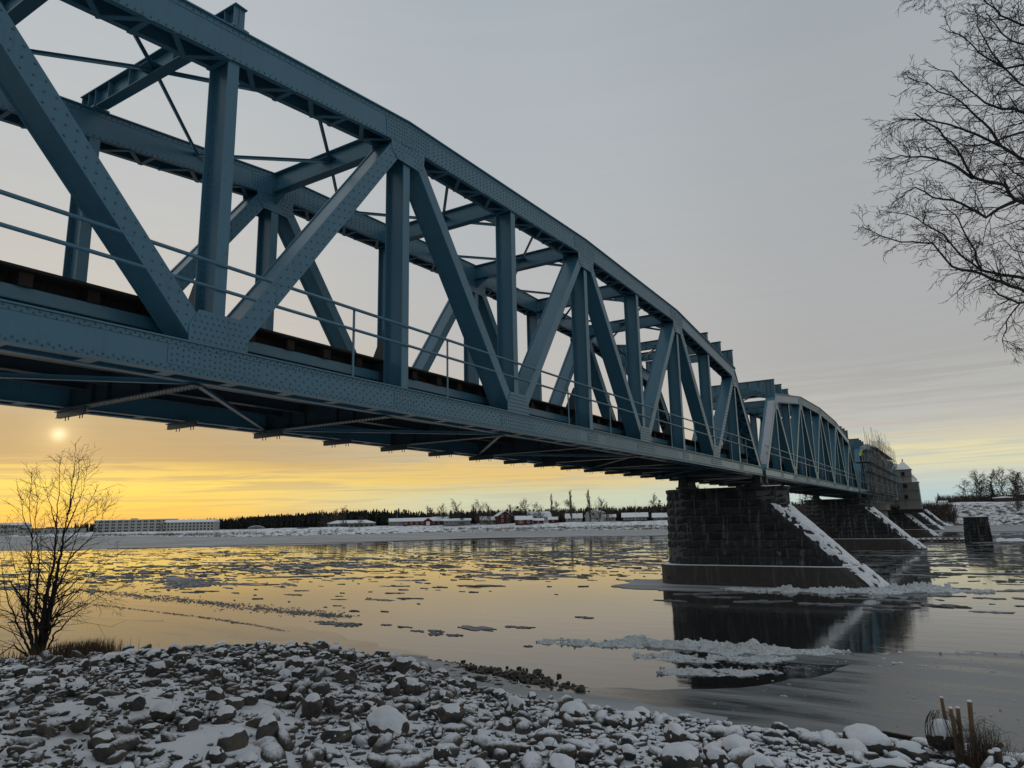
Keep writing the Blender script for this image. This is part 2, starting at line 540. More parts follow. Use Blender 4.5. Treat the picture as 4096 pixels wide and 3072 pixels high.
def sheet(name, pts, z, m, wob=0.5, sub=8, kind="structure", label=None, thick=0.05, seed=0.0):
    P = []
    n = len(pts)
    for i in range(n):
        a, b2 = Vector((*pts[i], 0)), Vector((*pts[(i + 1) % n], 0))
        for k in range(sub):
            p = a.lerp(b2, k / sub)
            w_ = wob * min(1.0, (b2 - a).length / 6)
            P.append((p.x + w_ * mnoise.noise(Vector((p.x * .7, p.y * .7, seed))), p.y + w_ * mnoise.noise(Vector((p.x * .7, p.y * .7, seed + 9)))))
    o = MB().prism(P, 2, z - thick, z)
    ob = o.build(name, m)
    fix_normals(ob.data)
    return tag(ob, label, kind=kind)

sheet("shore_ice", [(-17.5, 22.4), (-15.2, 22.0), (-13.2, 21.4), (-11.2, 21.7), (-9.0, 22.6), (-6.6, 24.1), (-4.8, 26.6), (-4.2, 29.5), (-3.4, 32.3), (1.5, 34.6), (9, 36.5), (40, 41), (60, 16), (20, 15), (-6, 16.5), (-14, 17.5), (-19, 20)], 0.035, M["shore_ice"], 0.9, 12)
sheet("thin_ice", [(-60, 24.5), (-46, 25.3), (-38, 26.2), (-31.5, 27.6), (-28, 27.2), (-25.5, 26.0), (-22, 25.0), (-19.5, 24.2), (-17.5, 22.3), (-19, 19), (-27, 17), (-34, 12), (-60, 6)], 0.022, M["thin_ice"], 0.9, 12)
FAR_EDGE = [(-420, 70), (-260, 92), (-205, 98), (-176, 118), (-150, 130), (-140, 165), (-128, 190), (-100, 200), (-83, 206), (-50, 222), (-20, 232), (10, 222), (40, 214), (80, 222), (200, 230)]
sheet("far_shore_ice", FAR_EDGE + [(200, 340), (-30, 335), (-240, 330), (-300, 262), (-450, 290), (-900, 380)], 0.06, M["far_ice"], 5.0, 14)

# ------------------------------------------------------------------ near bank
SHORE = [(60, 24), (5, 20.5), (-5, 20.0), (-10, 19.8), (-14, 20.2), (-17, 21.4), (-20, 22.3), (-23, 22.5), (-25.5, 21.3), (-28, 19.4), (-30, 17.3), (-31.5, 14.8), (-33, 11), (-36, 3), (-42, -12), (-50, -40)]
SH = np.array(SHORE, float)
def inland(x, y):
    """signed distance inland from the waterline (numpy arrays)"""
    x = np.asarray(x, float); y = np.asarray(y, float)
    best = np.full(x.shape, 1e9); sg = np.ones(x.shape)
    for i in range(len(SH) - 1):
        a, b2 = SH[i], SH[i + 1]; d = b2 - a; L2 = d @ d
        t = np.clip(((x - a[0]) * d[0] + (y - a[1]) * d[1]) / L2, 0, 1)
        dx = x - (a[0] + t * d[0]); dy = y - (a[1] + t * d[1])
        r = np.hypot(dx, dy)
        side = np.sign(d[0] * dy - d[1] * dx)
        m_ = r < best
        best = np.where(m_, r, best); sg = np.where(m_, side, sg)
    return best * sg
def bank_z(x, y):
    s = inland(x, y)
    x = np.asarray(x, float)
    a = np.clip((-11 - x) / 6, 0, 1) * 0.50 + 0.10
    z = np.where(s > 0, a * (1 - np.exp(-np.maximum(s, 0) / 1.5)) + 0.075 * s + 0.25 * np.maximum(s - 13, 0), 0.22 * s)
    return z
gx = np.linspace(-60, 40, 260); gy = np.linspace(-30, 26, 170)
GX, GY = np.meshgrid(gx, gy)
GZ = bank_z(GX, GY)
for i in range(GZ.shape[0]):
    for j in range(GZ.shape[1]):
        if GZ[i, j] > -0.4:
            GZ[i, j] += 0.16 * fbm((GX[i, j], GY[i, j], 0), 0.55, 4) * min(1, max(0, GZ[i, j] + .3))
GZ = np.maximum(GZ, -1.5)
nx = len(gx)
idx = np.arange(GZ.size).reshape(GZ.shape)
F4 = np.stack([idx[:-1, :-1], idx[:-1, 1:], idx[1:, 1:], idx[1:, :-1]], -1).reshape(-1, 4)
me = np_mesh("river_bank", np.stack([GX, GY, GZ], -1).reshape(-1, 3), F4, M["bank"], True)
tag(link("river_bank", me), kind="structure")

# ------------------------------------------------------------------ bridge spans
XC, PNL, Y0, ZB = -16.645, 6.2, 3.133 - 6.2, 8.4          # axis x, panel length, y of the near end, underside
XO, XI = 3.405, 2.655                                       # outer / inner faces of a truss, from the axis
ZT = {0: 16.23, 2: 17.65, 4: 17.98, 6: 17.65, 8: 16.23}
def zt(n):
    a = int(math.floor(n / 2) * 2); a = min(max(a, 0), 6)
    return ZT[a] + (ZT[a + 2] - ZT[a]) * (n - a) / 2
def yn(n): return (n + 1) * PNL
CH = 0.80

RV_T, RV_F = [], []
for r_, h_ in ((1.0, 0.0), (0.62, 0.75)):
    for j in range(6):
        RV_T.append((h_, r_ * math.cos(j * math.pi / 3), r_ * math.sin(j * math.pi / 3)))
for j in range(6):
    j2 = (j + 1) % 6
    RV_F += [(j, j2, 6 + j2), (j, 6 + j2, 6 + j)]
RV_F += [(6, 7, 8), (6, 8, 9), (6, 9, 10), (6, 10, 11)]
RR = 0.027


class Rivets:
    def __init__(s): s.p, s.n = [], []
    def add(s, p, n): s.p.append(p); s.n.append(n)
    def row(s, p0, p1, pitch, n, stag=0.0):
        p0, p1 = Vector(p0), Vector(p1)
        L = (p1 - p0).length; k = max(1, int(L / pitch))
        for i in range(k):
            q = p0.lerp(p1, (i + 0.5 + stag) / k)
            s.add((q.x + rng.uniform(-.003, .003), q.y + rng.uniform(-.004, .004), q.z + rng.uniform(-.004, .004)), n)
    def mesh(s, name):
        Ms, base = [], {(1, 0, 0): np.eye(3), (-1, 0, 0): np.diag([-1., -1., 1.]), (0, 0, -1): np.array([[0, 0, 1.], [0, 1, 0], [-1, 0, 0]]), (0, 0, 1): np.array([[0, 0, -1.], [0, 1, 0], [1, 0, 0]]), (0, -1, 0): np.array([[0, 1., 0], [-1, 0, 0], [0, 0, 1]])}
        for n in s.n: Ms.append(base[n] * RR)
        T = np.array(s.p) - np.array([0, 0, ZB])
        return scatter_mesh(name, RV_T, RV_F, np.array(Ms), T, M["rivet"], False)


def member_frame(pa, pb):
    """points are (y,z). returns unit along, unit normal"""
    d = Vector((pb[0] - pa[0], pb[1] - pa[1])); L = d.length; d /= L
    return d, Vector((-d.y, d.x)), L


def plate(mb, pa, pb, half, x0, x1, na=0.0, nb=0.0):
    """flat bar in the truss plane between (y,z) points, +-half wide, from x0 to x1"""
    d, n, L = member_frame(pa, pb)
    a = Vector(pa) + d * na; b = Vector(pb) - d * nb
    P = [a - n * half, b - n * half, b + n * half, a + n * half]
    mb.prism([(p.x, p.y) for p in P], 0, min(x0, x1), max(x0, x1))


MESHES = {}
def cached(key, fn):
    if key not in MESHES: MESHES[key] = fn()
    return MESHES[key]
OFF = (0, 0, ZB)


def h_member(pa, pb, half, s, na, nb, out=XO, inn=XI):
    """riveted member: outer and inner flange plates with a web between"""
    mb = MB()
    plate(mb, pa, pb, half, s * out, s * (out - 0.035), na, nb)
    plate(mb, pa, pb, half, s * inn, s * (inn + 0.035), na, nb)
    d, n, L = member_frame(pa, pb)
    for sg in (-1, 1):
        o_ = n * (half - 0.045) * sg
        plate(mb, (pa[0] + o_.x, pa[1] + o_.y), (pb[0] + o_.x, pb[1] + o_.y), 0.014, s * (out - 0.037), s * (inn + 0.037), na + .01, nb + .01)
        o2 = n * (half - 0.012) * sg
        plate(mb, (pa[0] + o2.x, pa[1] + o2.y), (pb[0] + o2.x, pb[1] + o2.y), 0.012, s * (out - 0.037), s * (out - 0.11), na + .01, nb + .01)
    return mb


def v_rows(rv, pa, pb, offs, x, nrm, pitch, na, nb):
    d, n, L = member_frame(pa, pb)
    for k, o_ in enumerate(offs):
        a = Vector(pa) + d * na + n * o_; b = Vector(pb) - d * nb + n * o_
        rv.row((x, a.x, a.y), (x, b.x, b.y), pitch, nrm, 0.25 * ((k % 2) * 2 - 1))


def span(name, ystart, label, detail):
    root = empty(name, (XC, ystart, ZB), label, "bridge", "blue steel truss spans of the railway bridge")
    rv = Rivets()
    st = M["steel"]

    def part(nm, key, fn, parent=root, mat=st):
        return link(nm, cached(key, lambda: fn().mesh(nm, mat, off=OFF)), parent)

    for s in (1, -1):
        sd = "n" if s > 0 else "f"
        xo, xi = s * XO, s * XI
        fx = s * (XO + 0.0)
        # --- lower chord: two riveted webs with flange angles
        def low(s=s):
            mb = MB(); ya, yb = yn(-1) - 0.15, yn(9) + 0.15
            for (xa, sg) in ((s * XO, 1), (s * XI, -1)):
                t_ = s * sg
                mb.box(*sorted((xa, xa - t_ * 0.03)), ya, yb, 8.50, 9.18)
                for (z0, z1) in ((8.485, 8.515), (9.165, 9.20)):
                    mb.box(*sorted((xa + t_ * 0.05, xa - t_ * 0.16)), ya - .004, yb + .004, z0, z1)
                for (z0, z1) in ((8.52, 8.63), (9.06, 9.16)):
                    mb.box(*sorted((xa + t_ * 0.014, xa)), ya + .01, yb - .01, z0, z1)
            n_ = int((yb - ya) / 1.55)
            for i in range(n_):
                y_ = ya + 0.6 + i * 1.55
                mb.box(*sorted((s * (XO - .17), s * (XI + .17))), y_, y_ + 0.28, 8.497, 8.509)
            return mb
        lc = part("lower_chord", ("low", s), low)
        # splice and gusset cover plates on the web
        for n in range(0, 9):
            wd = 1.15 if n % 2 else 0.5
            for face_ in (0, 1):
                def spl(s=s, wd=wd, face_=face_):
                    xa, xb = (s * XO - s * .002, s * (XO + .012)) if face_ == 0 else (s * XI + s * .002, s * (XI - .012))
                    return MB().prism([(-wd, 8.66), (-wd + .1, 8.64), (wd - .1, 8.64), (wd, 8.66), (wd, 9.02), (wd - .1, 9.045), (-wd + .1, 9.045), (-wd, 9.02)], 0, *sorted((xa, xb)))
                link("splice_plate", cached(("spl", s, wd, face_), lambda: spl().mesh("splice_plate", st, off=OFF)), lc, (0, yn(n), 0))
        # --- upper chord: segments between the even nodes
        for a in (0, 2, 4, 6):
            def up(s=s, a=a):
                mb = MB(); b = a + 2
                pa, pb = (yn(a), ZT[a]), (yn(b), ZT[b])
                d, n, L = member_frame(pa, pb)
                def off(p, k): return (p[0] + n.x * k, p[1] + n.y * k)
                e0 = 0.32 if a == 0 else 0.0; e1 = 0.32 if b == 8 else 0.0
                c0 = -CH / 2 - .035
                plate(mb, off(pa, c0), off(pb, c0), CH / 2, s * XO, s * (XO - .03), -e0, -e1)
                plate(mb, off(pa, c0), off(pb, c0), CH / 2, s * XI, s * (XI + .03), -e0, -e1)
                plate(mb, off(pa, -.017), off(pb, -.017), .017, s * (XO + .07), s * (XI - .07), -e0 - .02, -e1 - .02)
                for (k0, hw) in ((-.10, .065), (-.035 - CH + .055, .055)):
                    plate(mb, off(pa, k0), off(pb, k0), hw, s * (XO + .013), s * XO, -e0 + .01, -e1 + .01)
                    plate(mb, off(pa, k0), off(pb, k0), hw, s * (XI - .013), s * XI, -e0 + .01, -e1 + .01)
                for k0 in (-.035 - CH + .012,):
                    plate(mb, off(pa, k0), off(pb, k0), .012, s * (XO - .032), s * (XO - .13), -e0 + .01, -e1 + .01)
                    plate(mb, off(pa, k0), off(pb, k0), .012, s * (XI + .032), s * (XI + .13), -e0 + .01, -e1 + .01)
                if e1: plate(mb, off(pb, c0), off((pb[0] + d.x * .36, pb[1] + d.y * .36), c0), CH / 2, s * (XO - .031), s * (XI + .031), 0.30, 0)
                if e0: plate(mb, off((pa[0] - d.x * .36, pa[1] - d.y * .36), c0), off(pa, c0), CH / 2, s * (XO - .031), s * (XI + .031), 0, 0.30)
                return mb
            uc = part("upper_chord", ("up", s, a), up)
            # lacing bars under the chord
            pa, pb = (yn(a), ZT[a]), (yn(a + 2), ZT[a + 2])
            d, n, L = member_frame(pa, pb)
            kk = -CH - .045
            nb_ = int((L - 1.6) / 0.62)
            lac = []
            for i in range(nb_):
                t0 = 0.8 + i * (L - 1.6) / nb_; t1 = t0 + (L - 1.6) / nb_
                if i % 3 == 2:
                    q = [(XO - .03, t0 + .05), (XI + .03, t0 + .05)]
                elif i % 3 == 0:
                    q = [(XO - .05, t0), (XI + .05, t1)]
                else:
                    q = [(XI + .05, t0 - .0), (XO - .05, t1)]
                lac.append(q)
            def bar_pts(q):
                return [Vector((s * xx, pa[0] + d.x * tt + n.x * kk, pa[1] + d.y * tt + n.y * kk)) for xx, tt in q]
            if detail >= 2:
                um = cached("barmesh", lambda: MB().box(-.5, .5, -.5, .5, -.5, .5).mesh("lacing_bar", st))
                for q in lac:
                    A_, B_ = bar_pts(q)
                    dv = (B_ - A_); Lb = dv.length + .1; dv.normalize()
                    up_ = Vector((0, n.x, n.y)); sd_ = up_.cross(dv).normalized(); up2 = dv.cross(sd_)
                    ob = link("lacing_bar", um, uc)
                    c_ = (A_ + B_) / 2 - Vector((0, 0, ZB))
                    ob.matrix_local = Matrix(((dv.x * Lb, sd_.x * .12, up2.x * .03, c_.x), (dv.y * Lb, sd_.y * .12, up2.y * .03, c_.y), (dv.z * Lb, sd_.z * .12, up2.z * .03, c_.z), (0, 0, 0, 1)))
            else:
                def lacm(lac=lac):
                    mb = MB()
                    for q in lac:
                        A_, B_ = bar_pts(q)
                        mb.beam(A_, B_, .12, .03, (0, n.x, n.y))
                    return mb
                tag(part("lacing_bars", ("lac", s, a), lacm, uc), kind="stuff")
            if detail >= 1:
                dense = a in (2, 4)
                for k0 in (-.10, -.035 - CH + .055):
                    v_rows(rv, (pa[0] + n.x * k0, pa[1] + n.y * k0), (pb[0] + n.x * k0, pb[1] + n.y * k0), [0], s * (XO + .013), (s, 0, 0), .17, .1, .1)
                    v_rows(rv, (pa[0] + n.x * k0, pa[1] + n.y * k0), (pb[0] + n.x * k0, pb[1] + n.y * k0), [0], s * (XI - .013), (-s, 0, 0), .17, .1, .1)
                rows = (-.26, -.38, -.50, -.62) if dense else ()
                for k0 in rows:
                    v_rows(rv, (pa[0] + n.x * k0, pa[1] + n.y * k0), (pb[0] + n.x * k0, pb[1] + n.y * k0), [0], s * XO, (s, 0, 0), .22, .1, .1)
                    v_rows(rv, (pa[0] + n.x * k0, pa[1] + n.y * k0), (pb[0] + n.x * k0, pb[1] + n.y * k0), [0], s * XI, (-s, 0, 0), .22, .1, .1)
        # chord splice plates at the even nodes
        for nn in (2, 4, 6):
            for q_, (aa, sg) in enumerate(((nn - 2, -1), (nn, 1))):
                for face_ in (0, 1):
                    def chs(s=s, nn=nn, aa=aa, sg=sg, face_=face_):
                        mb = MB()
                        pa, pb = (yn(aa), ZT[aa]), (yn(aa + 2), ZT[aa + 2])
                        d, n, L = member_frame(pa, pb)
                        k0 = -.035 - CH / 2 - .03
                        p = (yn(nn) + n.x * k0, ZT[nn] + n.y * k0)
                        q = (p[0] + sg * d.x * 1.05, p[1] + sg * d.y * 1.05)
                        if face_ == 0: plate(mb, p, q, .26, s * (XO + .016), s * (XO + .001), .012, 0)
                        else: plate(mb, p, q, .26, s * (XI - .016), s * (XI - .001), .012, 0)
                        return mb
                    part("chord_splice_plate", ("chs", s, nn, q_, face_), chs)
            if detail >= 1:
                for (aa, sg) in ((nn - 2, -1), (nn, 1)):
                    pa, pb = (yn(aa), ZT[aa]), (yn(aa + 2), ZT[aa + 2])
                    d, n, L = member_frame(pa, pb)
                    for i in range(8):
                        for j in range(4):
                            k0 = -.035 - CH / 2 - .21 + j * .12
                            t_ = sg * (.12 + i * .12)
                            y_, z_ = yn(nn) + d.x * t_ + n.x * k0, ZT[nn] + d.y * t_ + n.y * k0
                            rv.add((s * (XO + .016), y_, z_), (s, 0, 0)); rv.add((s * (XI - .016), y_, z_), (-s, 0, 0))
        # --- posts
        for n_ in range(0, 9):
            def post(s=s, n_=n_):
                mb = MB()
                y_ = yn(n_); z1 = zt(n_) - .84 if n_ % 2 else zt(n_) - .86
                z0 = 9.202
                ho = .15
                out = XO - .05; inn = XI + .0
                mb.box(*sorted((s * out, s * (out - .03))), y_ - ho, y_ + ho, z0, z1)
                mb.box(*sorted((s * inn, s * (inn + .03))), y_ - ho, y_ + ho, z0, z1)
                mb.box(*sorted((s * (out - .032), s * (inn + .032))), y_ - .014, y_ + .014, z0, z1)
                for q in (-1, 1):
                    mb.box(*sorted((s * (out - .032), s * (out - .12))), *sorted((y_ + q * .016, y_ + q * .03)), z0, z1)
                    mb.box(*sorted((s * (inn + .032), s * (inn + .12))), *sorted((y_ + q * .016, y_ + q * .03)), z0, z1)
                    mb.box(*sorted((s * (out - .032), s * (out - .045))), *sorted((y_ + q * .03, y_ + q * (ho - .01))), z0, z1)
                return mb
            part("post", ("post", s, n_), post)
            if detail >= 1:
                for dx in (.09, .60):
                    xx = s * (XO - .05 - dx)
                    rv.row((xx, yn(n_) - .031, 9.3), (xx, yn(n_) - .031, zt(n_) - 1.0), .16, (0, -1, 0))
        # --- diagonals
        wid = {(0, 1): .225, (2, 1): .235, (2, 3): .19, (4, 3): .18, (4, 5): .18, (6, 5): .19, (6, 7): .235, (8, 7): .225}
        for (t_, b_), hw in wid.items():
            pa, pb = (yn(t_), zt(t_) - .42), (yn(b_), 8.86)
            part("diagonal", ("diag", s, t_, b_), lambda pa=pa, pb=pb, hw=hw, s=s: h_member(pa, pb, hw, s, .62, .25, XO + .004, XI - .004))
            if detail >= 1:
                heavy = hw > .2
                offs = (-.15, 0.0, .15) if heavy else (-.12, .12)
                pitch = .30 if heavy else .5
                if heavy or s < 0 or detail == 1:
                    v_rows(rv, pa, pb, offs, s * (XO + .004), (s, 0, 0), pitch, .8, .5)
                    v_rows(rv, pa, pb, offs, s * (XI - .004), (-s, 0, 0), pitch, .8, .5)
                d, n, L = member_frame(pa, pb)
                # rivet lines on the side that looks towards the near bank
                k = -1 if n.x > 0 else 1
        # --- end posts: covered on top, laced below
        for (t_, b_) in ((0, -1), (8, 9)):
            def endp(s=s, t_=t_, b_=b_):
                mb = MB()
                pa, pb = (yn(t_), ZT[t_] - .5), (yn(b_), 8.75)
                d, n, L = member_frame(pa, pb)
                up = n if n.y > 0 else -n
                for x_, tk in ((XO + .006, -.03), (XI - .006, .03)):
                    plate(mb, pa, pb, .29, s * x_, s * (x_ + tk), .05, .05)
                o_ = up * .306
                plate(mb, (pa[0] + o_.x, pa[1] + o_.y), (pb[0] + o_.x, pb[1] + o_.y), .015, s * (XO + .05), s * (XI - .05), -.1, .05)
                return mb
            ep = part("end_post", ("endp", s, t_), endp)
            def eplac(s=s, t_=t_, b_=b_):
                mb = MB()
                pa, pb = (yn(t_), ZT[t_] - .5), (yn(b_), 8.75)
                d, n, L = member_frame(pa, pb)
                up = n if n.y > 0 else -n
                k = int(L / .62)
                for i in range(k):
                    t0, t1 = .3 + i * (L - .6) / k, .3 + (i + 1) * (L - .6) / k
                    def P_(x_, t): return (s * x_, pa[0] + d.x * t - up.x * .30, pa[1] + d.y * t - up.y * .30)
                    if i % 2: mb.beam(P_(XO - .03, t0), P_(XI + .03, t1), .08, .025, (0, up.x, up.y))
                    else: mb.beam(P_(XI + .03, t0), P_(XO - .03, t1), .08, .025, (0, up.x, up.y))
                    mb.beam(P_(XI + .03, t1), P_(XO - .03, t1), .07, .02, (0, up.x, up.y))
                return mb
            tag(part("lacing_bars", ("eplac", s, t_), eplac, ep), kind="stuff")
        # --- gusset plates
        for n_ in (0, 2, 4, 6, 8):
            def gus(s=s, n_=n_):
                mb = MB(); y_ = yn(n_)
                zc = zt(n_) - .84
                poly = [(y_ - .78, zt(max(n_ - .8 / PNL, 0)) - .84), (y_ - .74, zc - .42), (y_ - .5, zc - .62), (y_ + .5, zc - .62), (y_ + .74, zc - .42), (y_ + .78, zt(min(n_ + .8 / PNL, 8)) - .84)]
                mb.prism(poly, 0, *(sorted((s * (XO + .006), s * (XO + .022))) if fo else sorted((s * (XI - .006), s * (XI - .022)))))
                return mb
            for fo in (1, 0): part("gusset_plate", ("gusT", s, n_, fo), gus)
            if detail >= 1:
                zc = zt(n_) - .84
                for i in range(9):
                    for j in range(4):
                        y_ = yn(n_) - .60 + i * .15; z_ = zc - .09 - j * .14
                        if abs(i - 4) < 2 and j > 1: continue
                        rv.add((s * (XO + .022), y_ + .05 * (j % 2), z_), (s, 0, 0)); rv.add((s * (XI - .022), y_ + .05 * (j % 2), z_), (-s, 0, 0))
        for n_ in (1, 3, 5, 7):
            def gusb(s=s, n_=n_):
                mb = MB(); y_ = yn(n_)
                poly = [(y_ - .73, 9.2), (y_ + .73, 9.2), (y_ + .73, 9.55), (y_ + .52, 9.92), (y_ - .52, 9.92), (y_ - .73, 9.55)]
                mb.prism(poly, 0, *(sorted((s * (XO + .006), s * (XO + .022))) if fo else sorted((s * (XI - .006), s * (XI - .022)))))
                return mb
            for fo in (1, 0): part("gusset_plate", ("gusB", s, n_, fo), gusb)
            if detail >= 1:
                for i in range(10):
                    for j in range(5):
                        y_ = yn(n_) - .64 + i * .142; z_ = 9.28 + j * .13
                        if abs(y_ + .05 * (j % 2) - yn(n_)) > .72 - max(0, z_ - 9.55) * .6: continue
                        rv.add((s * (XO + .022), y_ + .05 * (j % 2), z_), (s, 0, 0)); rv.add((s * (XI - .022), y_ + .05 * (j % 2), z_), (-s, 0, 0))
        # rivets along the lower chord
        if detail >= 1:
            for z_, stg, x_ in ((9.13, 0, XO + .014), (9.085, .5, XO + .014), (8.60, 0, XO + .014), (8.55, .5, XO + .014)):
                rv.row((s * x_, yn(-1), z_), (s * x_, yn(9), z_), .19, (s, 0, 0), stg)
            for n_ in range(0, 9):
                wd = 1.15 if n_ % 2 else .5
                k = int(2 * wd / .125)
                for i in range(k):
                    for j in range(3):
                        rv.add((s * (XO + .012), yn(n_) - wd + .09 + i * .125, 8.72 + j * .125 + .03 * (i % 2)), (s, 0, 0))
            for z_ in (8.70, 8.80, 8.90, 9.0):
                for na, nb in ((1.2, 2.88), (3.12, 3.8), (4.2, 4.88), (5.12, 5.8), (6.2, 6.88)):
                    rv.row((s * XO, yn(na), z_), (s * XO, yn(nb), z_), .27, (s, 0, 0), .25 if int(z_ * 10) % 2 else -.25)
        # --- railing
        rl_ = []
        for zr, rr in ((11.07, .042), (10.50, .040)):
            def rail(s=s, zr=zr, rr=rr):
                mb = MB()
                mb.tube([(s * (XO - .03), yn(-1) + .6, zr), (s * (XO - .03), yn(9) - .75 - (zr - 10.5), zr)], rr, 8)
                return mb
            part("handrail", ("rail", s, zr), rail)
        for n_ in range(0, 9):
            for q in (-.335, .335):
                if n_ % 2 or (n_ == 0): continue
                pm = cached("railpost", lambda: MB().box(-.012, .012, -.035, .035, 0, 1.88).mesh("railing_post", st))
                link("railing_post", pm, root, (s * (XO - .075), yn(n_ + q * 1.0), 9.202 - ZB))
    # --- cross girders, stringers, deck
    for n_ in range(-1, 10):
        def fb(n_=n_):
            mb = MB(); y_ = yn(n_)
            mb.box(-XI + .02, XI - .02, y_ - .012, y_ + .012, 8.46, 9.50)
            mb.box(-XI - .1, XI + .1, y_ - .16, y_ + .16, 8.425, 8.458)
            mb.box(-XI + .02, XI - .02, y_ - .15, y_ + .15, 9.50, 9.53)
            for s in (-1, 1):
                mb.prism([(s * (XI - .03), 9.53), (s * (XI - .03), 11.15), (s * (XI - .12), 11.15), (s * (XI - .82), 9.75), (s * (XI - .82), 9.53)], 1, y_ - .012 + .0, y_ + .012)
                for k in range(1, 3): mb.box(*sorted((s * (.7 * k), s * (.7 * k + .02))), y_ - .1, y_ + .1, 8.46, 9.5)
            return mb
        part("cross_girder", ("fb", n_), fb, mat=M["shade_steel"])
        if detail >= 1 and -1 < n_ < 5:
            for q in (-.11, .11):
                rv.row((-XI, yn(n_) + q, 8.425), (XI, yn(n_) + q, 8.425), .13, (0, 0, -1), .2 if q > 0 else -.2)
    for x_ in (-1.95, -.8, .8, 1.95):
        def strg(x_=x_):
            mb = MB()
            mb.box(x_ - .012, x_ + .012, yn(-1), yn(9), 8.90, 9.56)
            mb.box(x_ - .13, x_ + .13, yn(-1), yn(9), 8.868, 8.898)
            mb.box(x_ - .13, x_ + .13, yn(-1), yn(9), 9.562, 9.59)
            return mb
        part("stringer", ("strg", x_), strg, mat=M["shade_steel"])
    for s in (-1, 1):
        for n_ in range(-1, 9):
            def eb(s=s):
                mb = MB()
                mb.box(*sorted((s * 2.36, s * 2.38)), .003, PNL - .003, 9.58, 9.80)
                mb.box(*sorted((s * 2.28, s * 2.38)), .003, PNL - .003, 9.802, 9.82)
                mb.box(*sorted((s * 2.28, s * 2.38)), .003, PNL - .003, 9.56, 9.578)
                return mb
            me_ = cached(("eb", s), lambda: eb().mesh("walkway_beam", st, off=OFF))
            link("walkway_beam", me_, root, (0, yn(n_), 0))
    # bottom bracing
    for n_ in range(-1, 9):
        def lat(n_=n_):
            mb = MB()
            sg = 1 if n_ % 2 else -1
            mb.beam((sg * XI, yn(n_), 8.475), (-sg * XI, yn(n_ + 1), 8.475), .12, .014)
            mb.beam((sg * XI, yn(n_), 8.53), (-sg * XI, yn(n_ + 1), 8.53), .014, .1)
            return mb
        part("bottom_brace", ("lat", n_), lat)
    # short hangers below the far chord at every half panel
    for k in range(0, 21):
        n_ = -1 + k * .5
        def br():
            mb = MB()
            mb.box(-3.2, -1.8, -.012, .012, 8.26, 8.40)
            mb.box(-3.15, -1.83, -.06, .06, 8.245, 8.26)
            mb.box(-3.2, -1.75, -.08, .08, 8.40, 8.418)
            for x_ in (-2.75, -2.6, -2.05, -1.93): mb.tube([(x_, 0, 8.15), (x_, 0, 8.245)], .014, 6)
            return mb
        me_ = cached("br", lambda: br().mesh("hanger_bracket", M["shade_steel"], off=OFF))
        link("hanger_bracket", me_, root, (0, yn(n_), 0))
    if detail >= 1:
        sm = cached("sleeper", lambda: MB().box(-2.44, 2.44, -.12, .12, 9.83, 10.09).mesh("sleeper", M["timber"], off=OFF))
        sm2 = cached("sleeper2", lambda: MB().box(-2.1, 2.1, -.12, .12, 9.83, 10.085).mesh("sleeper", M["timber"], off=OFF))
        k = 0; y_ = .3
        while y_ < yn(9) - .2:
            link("sleeper", sm if k % 2 == 0 else sm2, root, (rng.uniform(-.04, .04), y_ + rng.uniform(-.03, .03), rng.uniform(-.012, .0)))
            y_ += .62; k += 1
    for s in (-1, 1):
        gt = cached(("guard", s), lambda s=s: MB().box(*sorted((s * 1.98, s * 2.06)), .02, yn(9) - .02, 9.60, 10.088).mesh("guard_timber", M["timber"], off=OFF))
        link("guard_timber", gt, root)
    pk = cached("plank", lambda: MB().box(-.13, .13, .01, 6.19, 10.10, 10.155).mesh("deck_plank", M["timber"], off=OFF))
    for s in (-1, 1):
        for j in range(4):
            for n_ in range(-1, 9):
                link("deck_plank", pk, root, (s * (2.44 - j * .27), yn(n_), rng.uniform(-.006, .012)), (0, 0, rng.uniform(-.002, .002)))
    for x_ in (-.76, .76, .68):
        def trk(x_=x_):
            mb = MB()
            mb.box(x_ - .06, x_ + .06, yn(-1), yn(9), 10.10, 10.12); mb.box(x_ - .01, x_ + .01, yn(-1), yn(9), 10.12, 10.22); mb.box(x_ - .033, x_ + .033, yn(-1), yn(9), 10.22, 10.26)
            return mb
        if x_ != .68: part("rail", ("trk", x_), trk, mat=M["rail"])
    # --- top struts
    for n_ in (2, 3, 4, 5, 6):
        def ts(n_=n_):
            mb = MB(); y_ = yn(n_); z1 = zt(n_) - .06; z0 = z1 - .66
            mb.box(-XI + .02, XI - .02, y_ - .012, y_ + .012, z0, z1)
            mb.box(-XI + .02, XI - .02, y_ - .17, y_ + .17, z1, z1 + .025); mb.box(-XI + .02, XI - .02, y_ - .17, y_ + .17, z0 - .025, z0)
            for s in (-1, 1): mb.prism([(s * (XI - .02), z0 - .028), (s * (XI - .75), z0 - .028), (s * (XI - .02), z0 - .45)], 1, y_ - .01, y_ + .01)
            return mb
        part("cross_strut", ("ts", n_), ts)
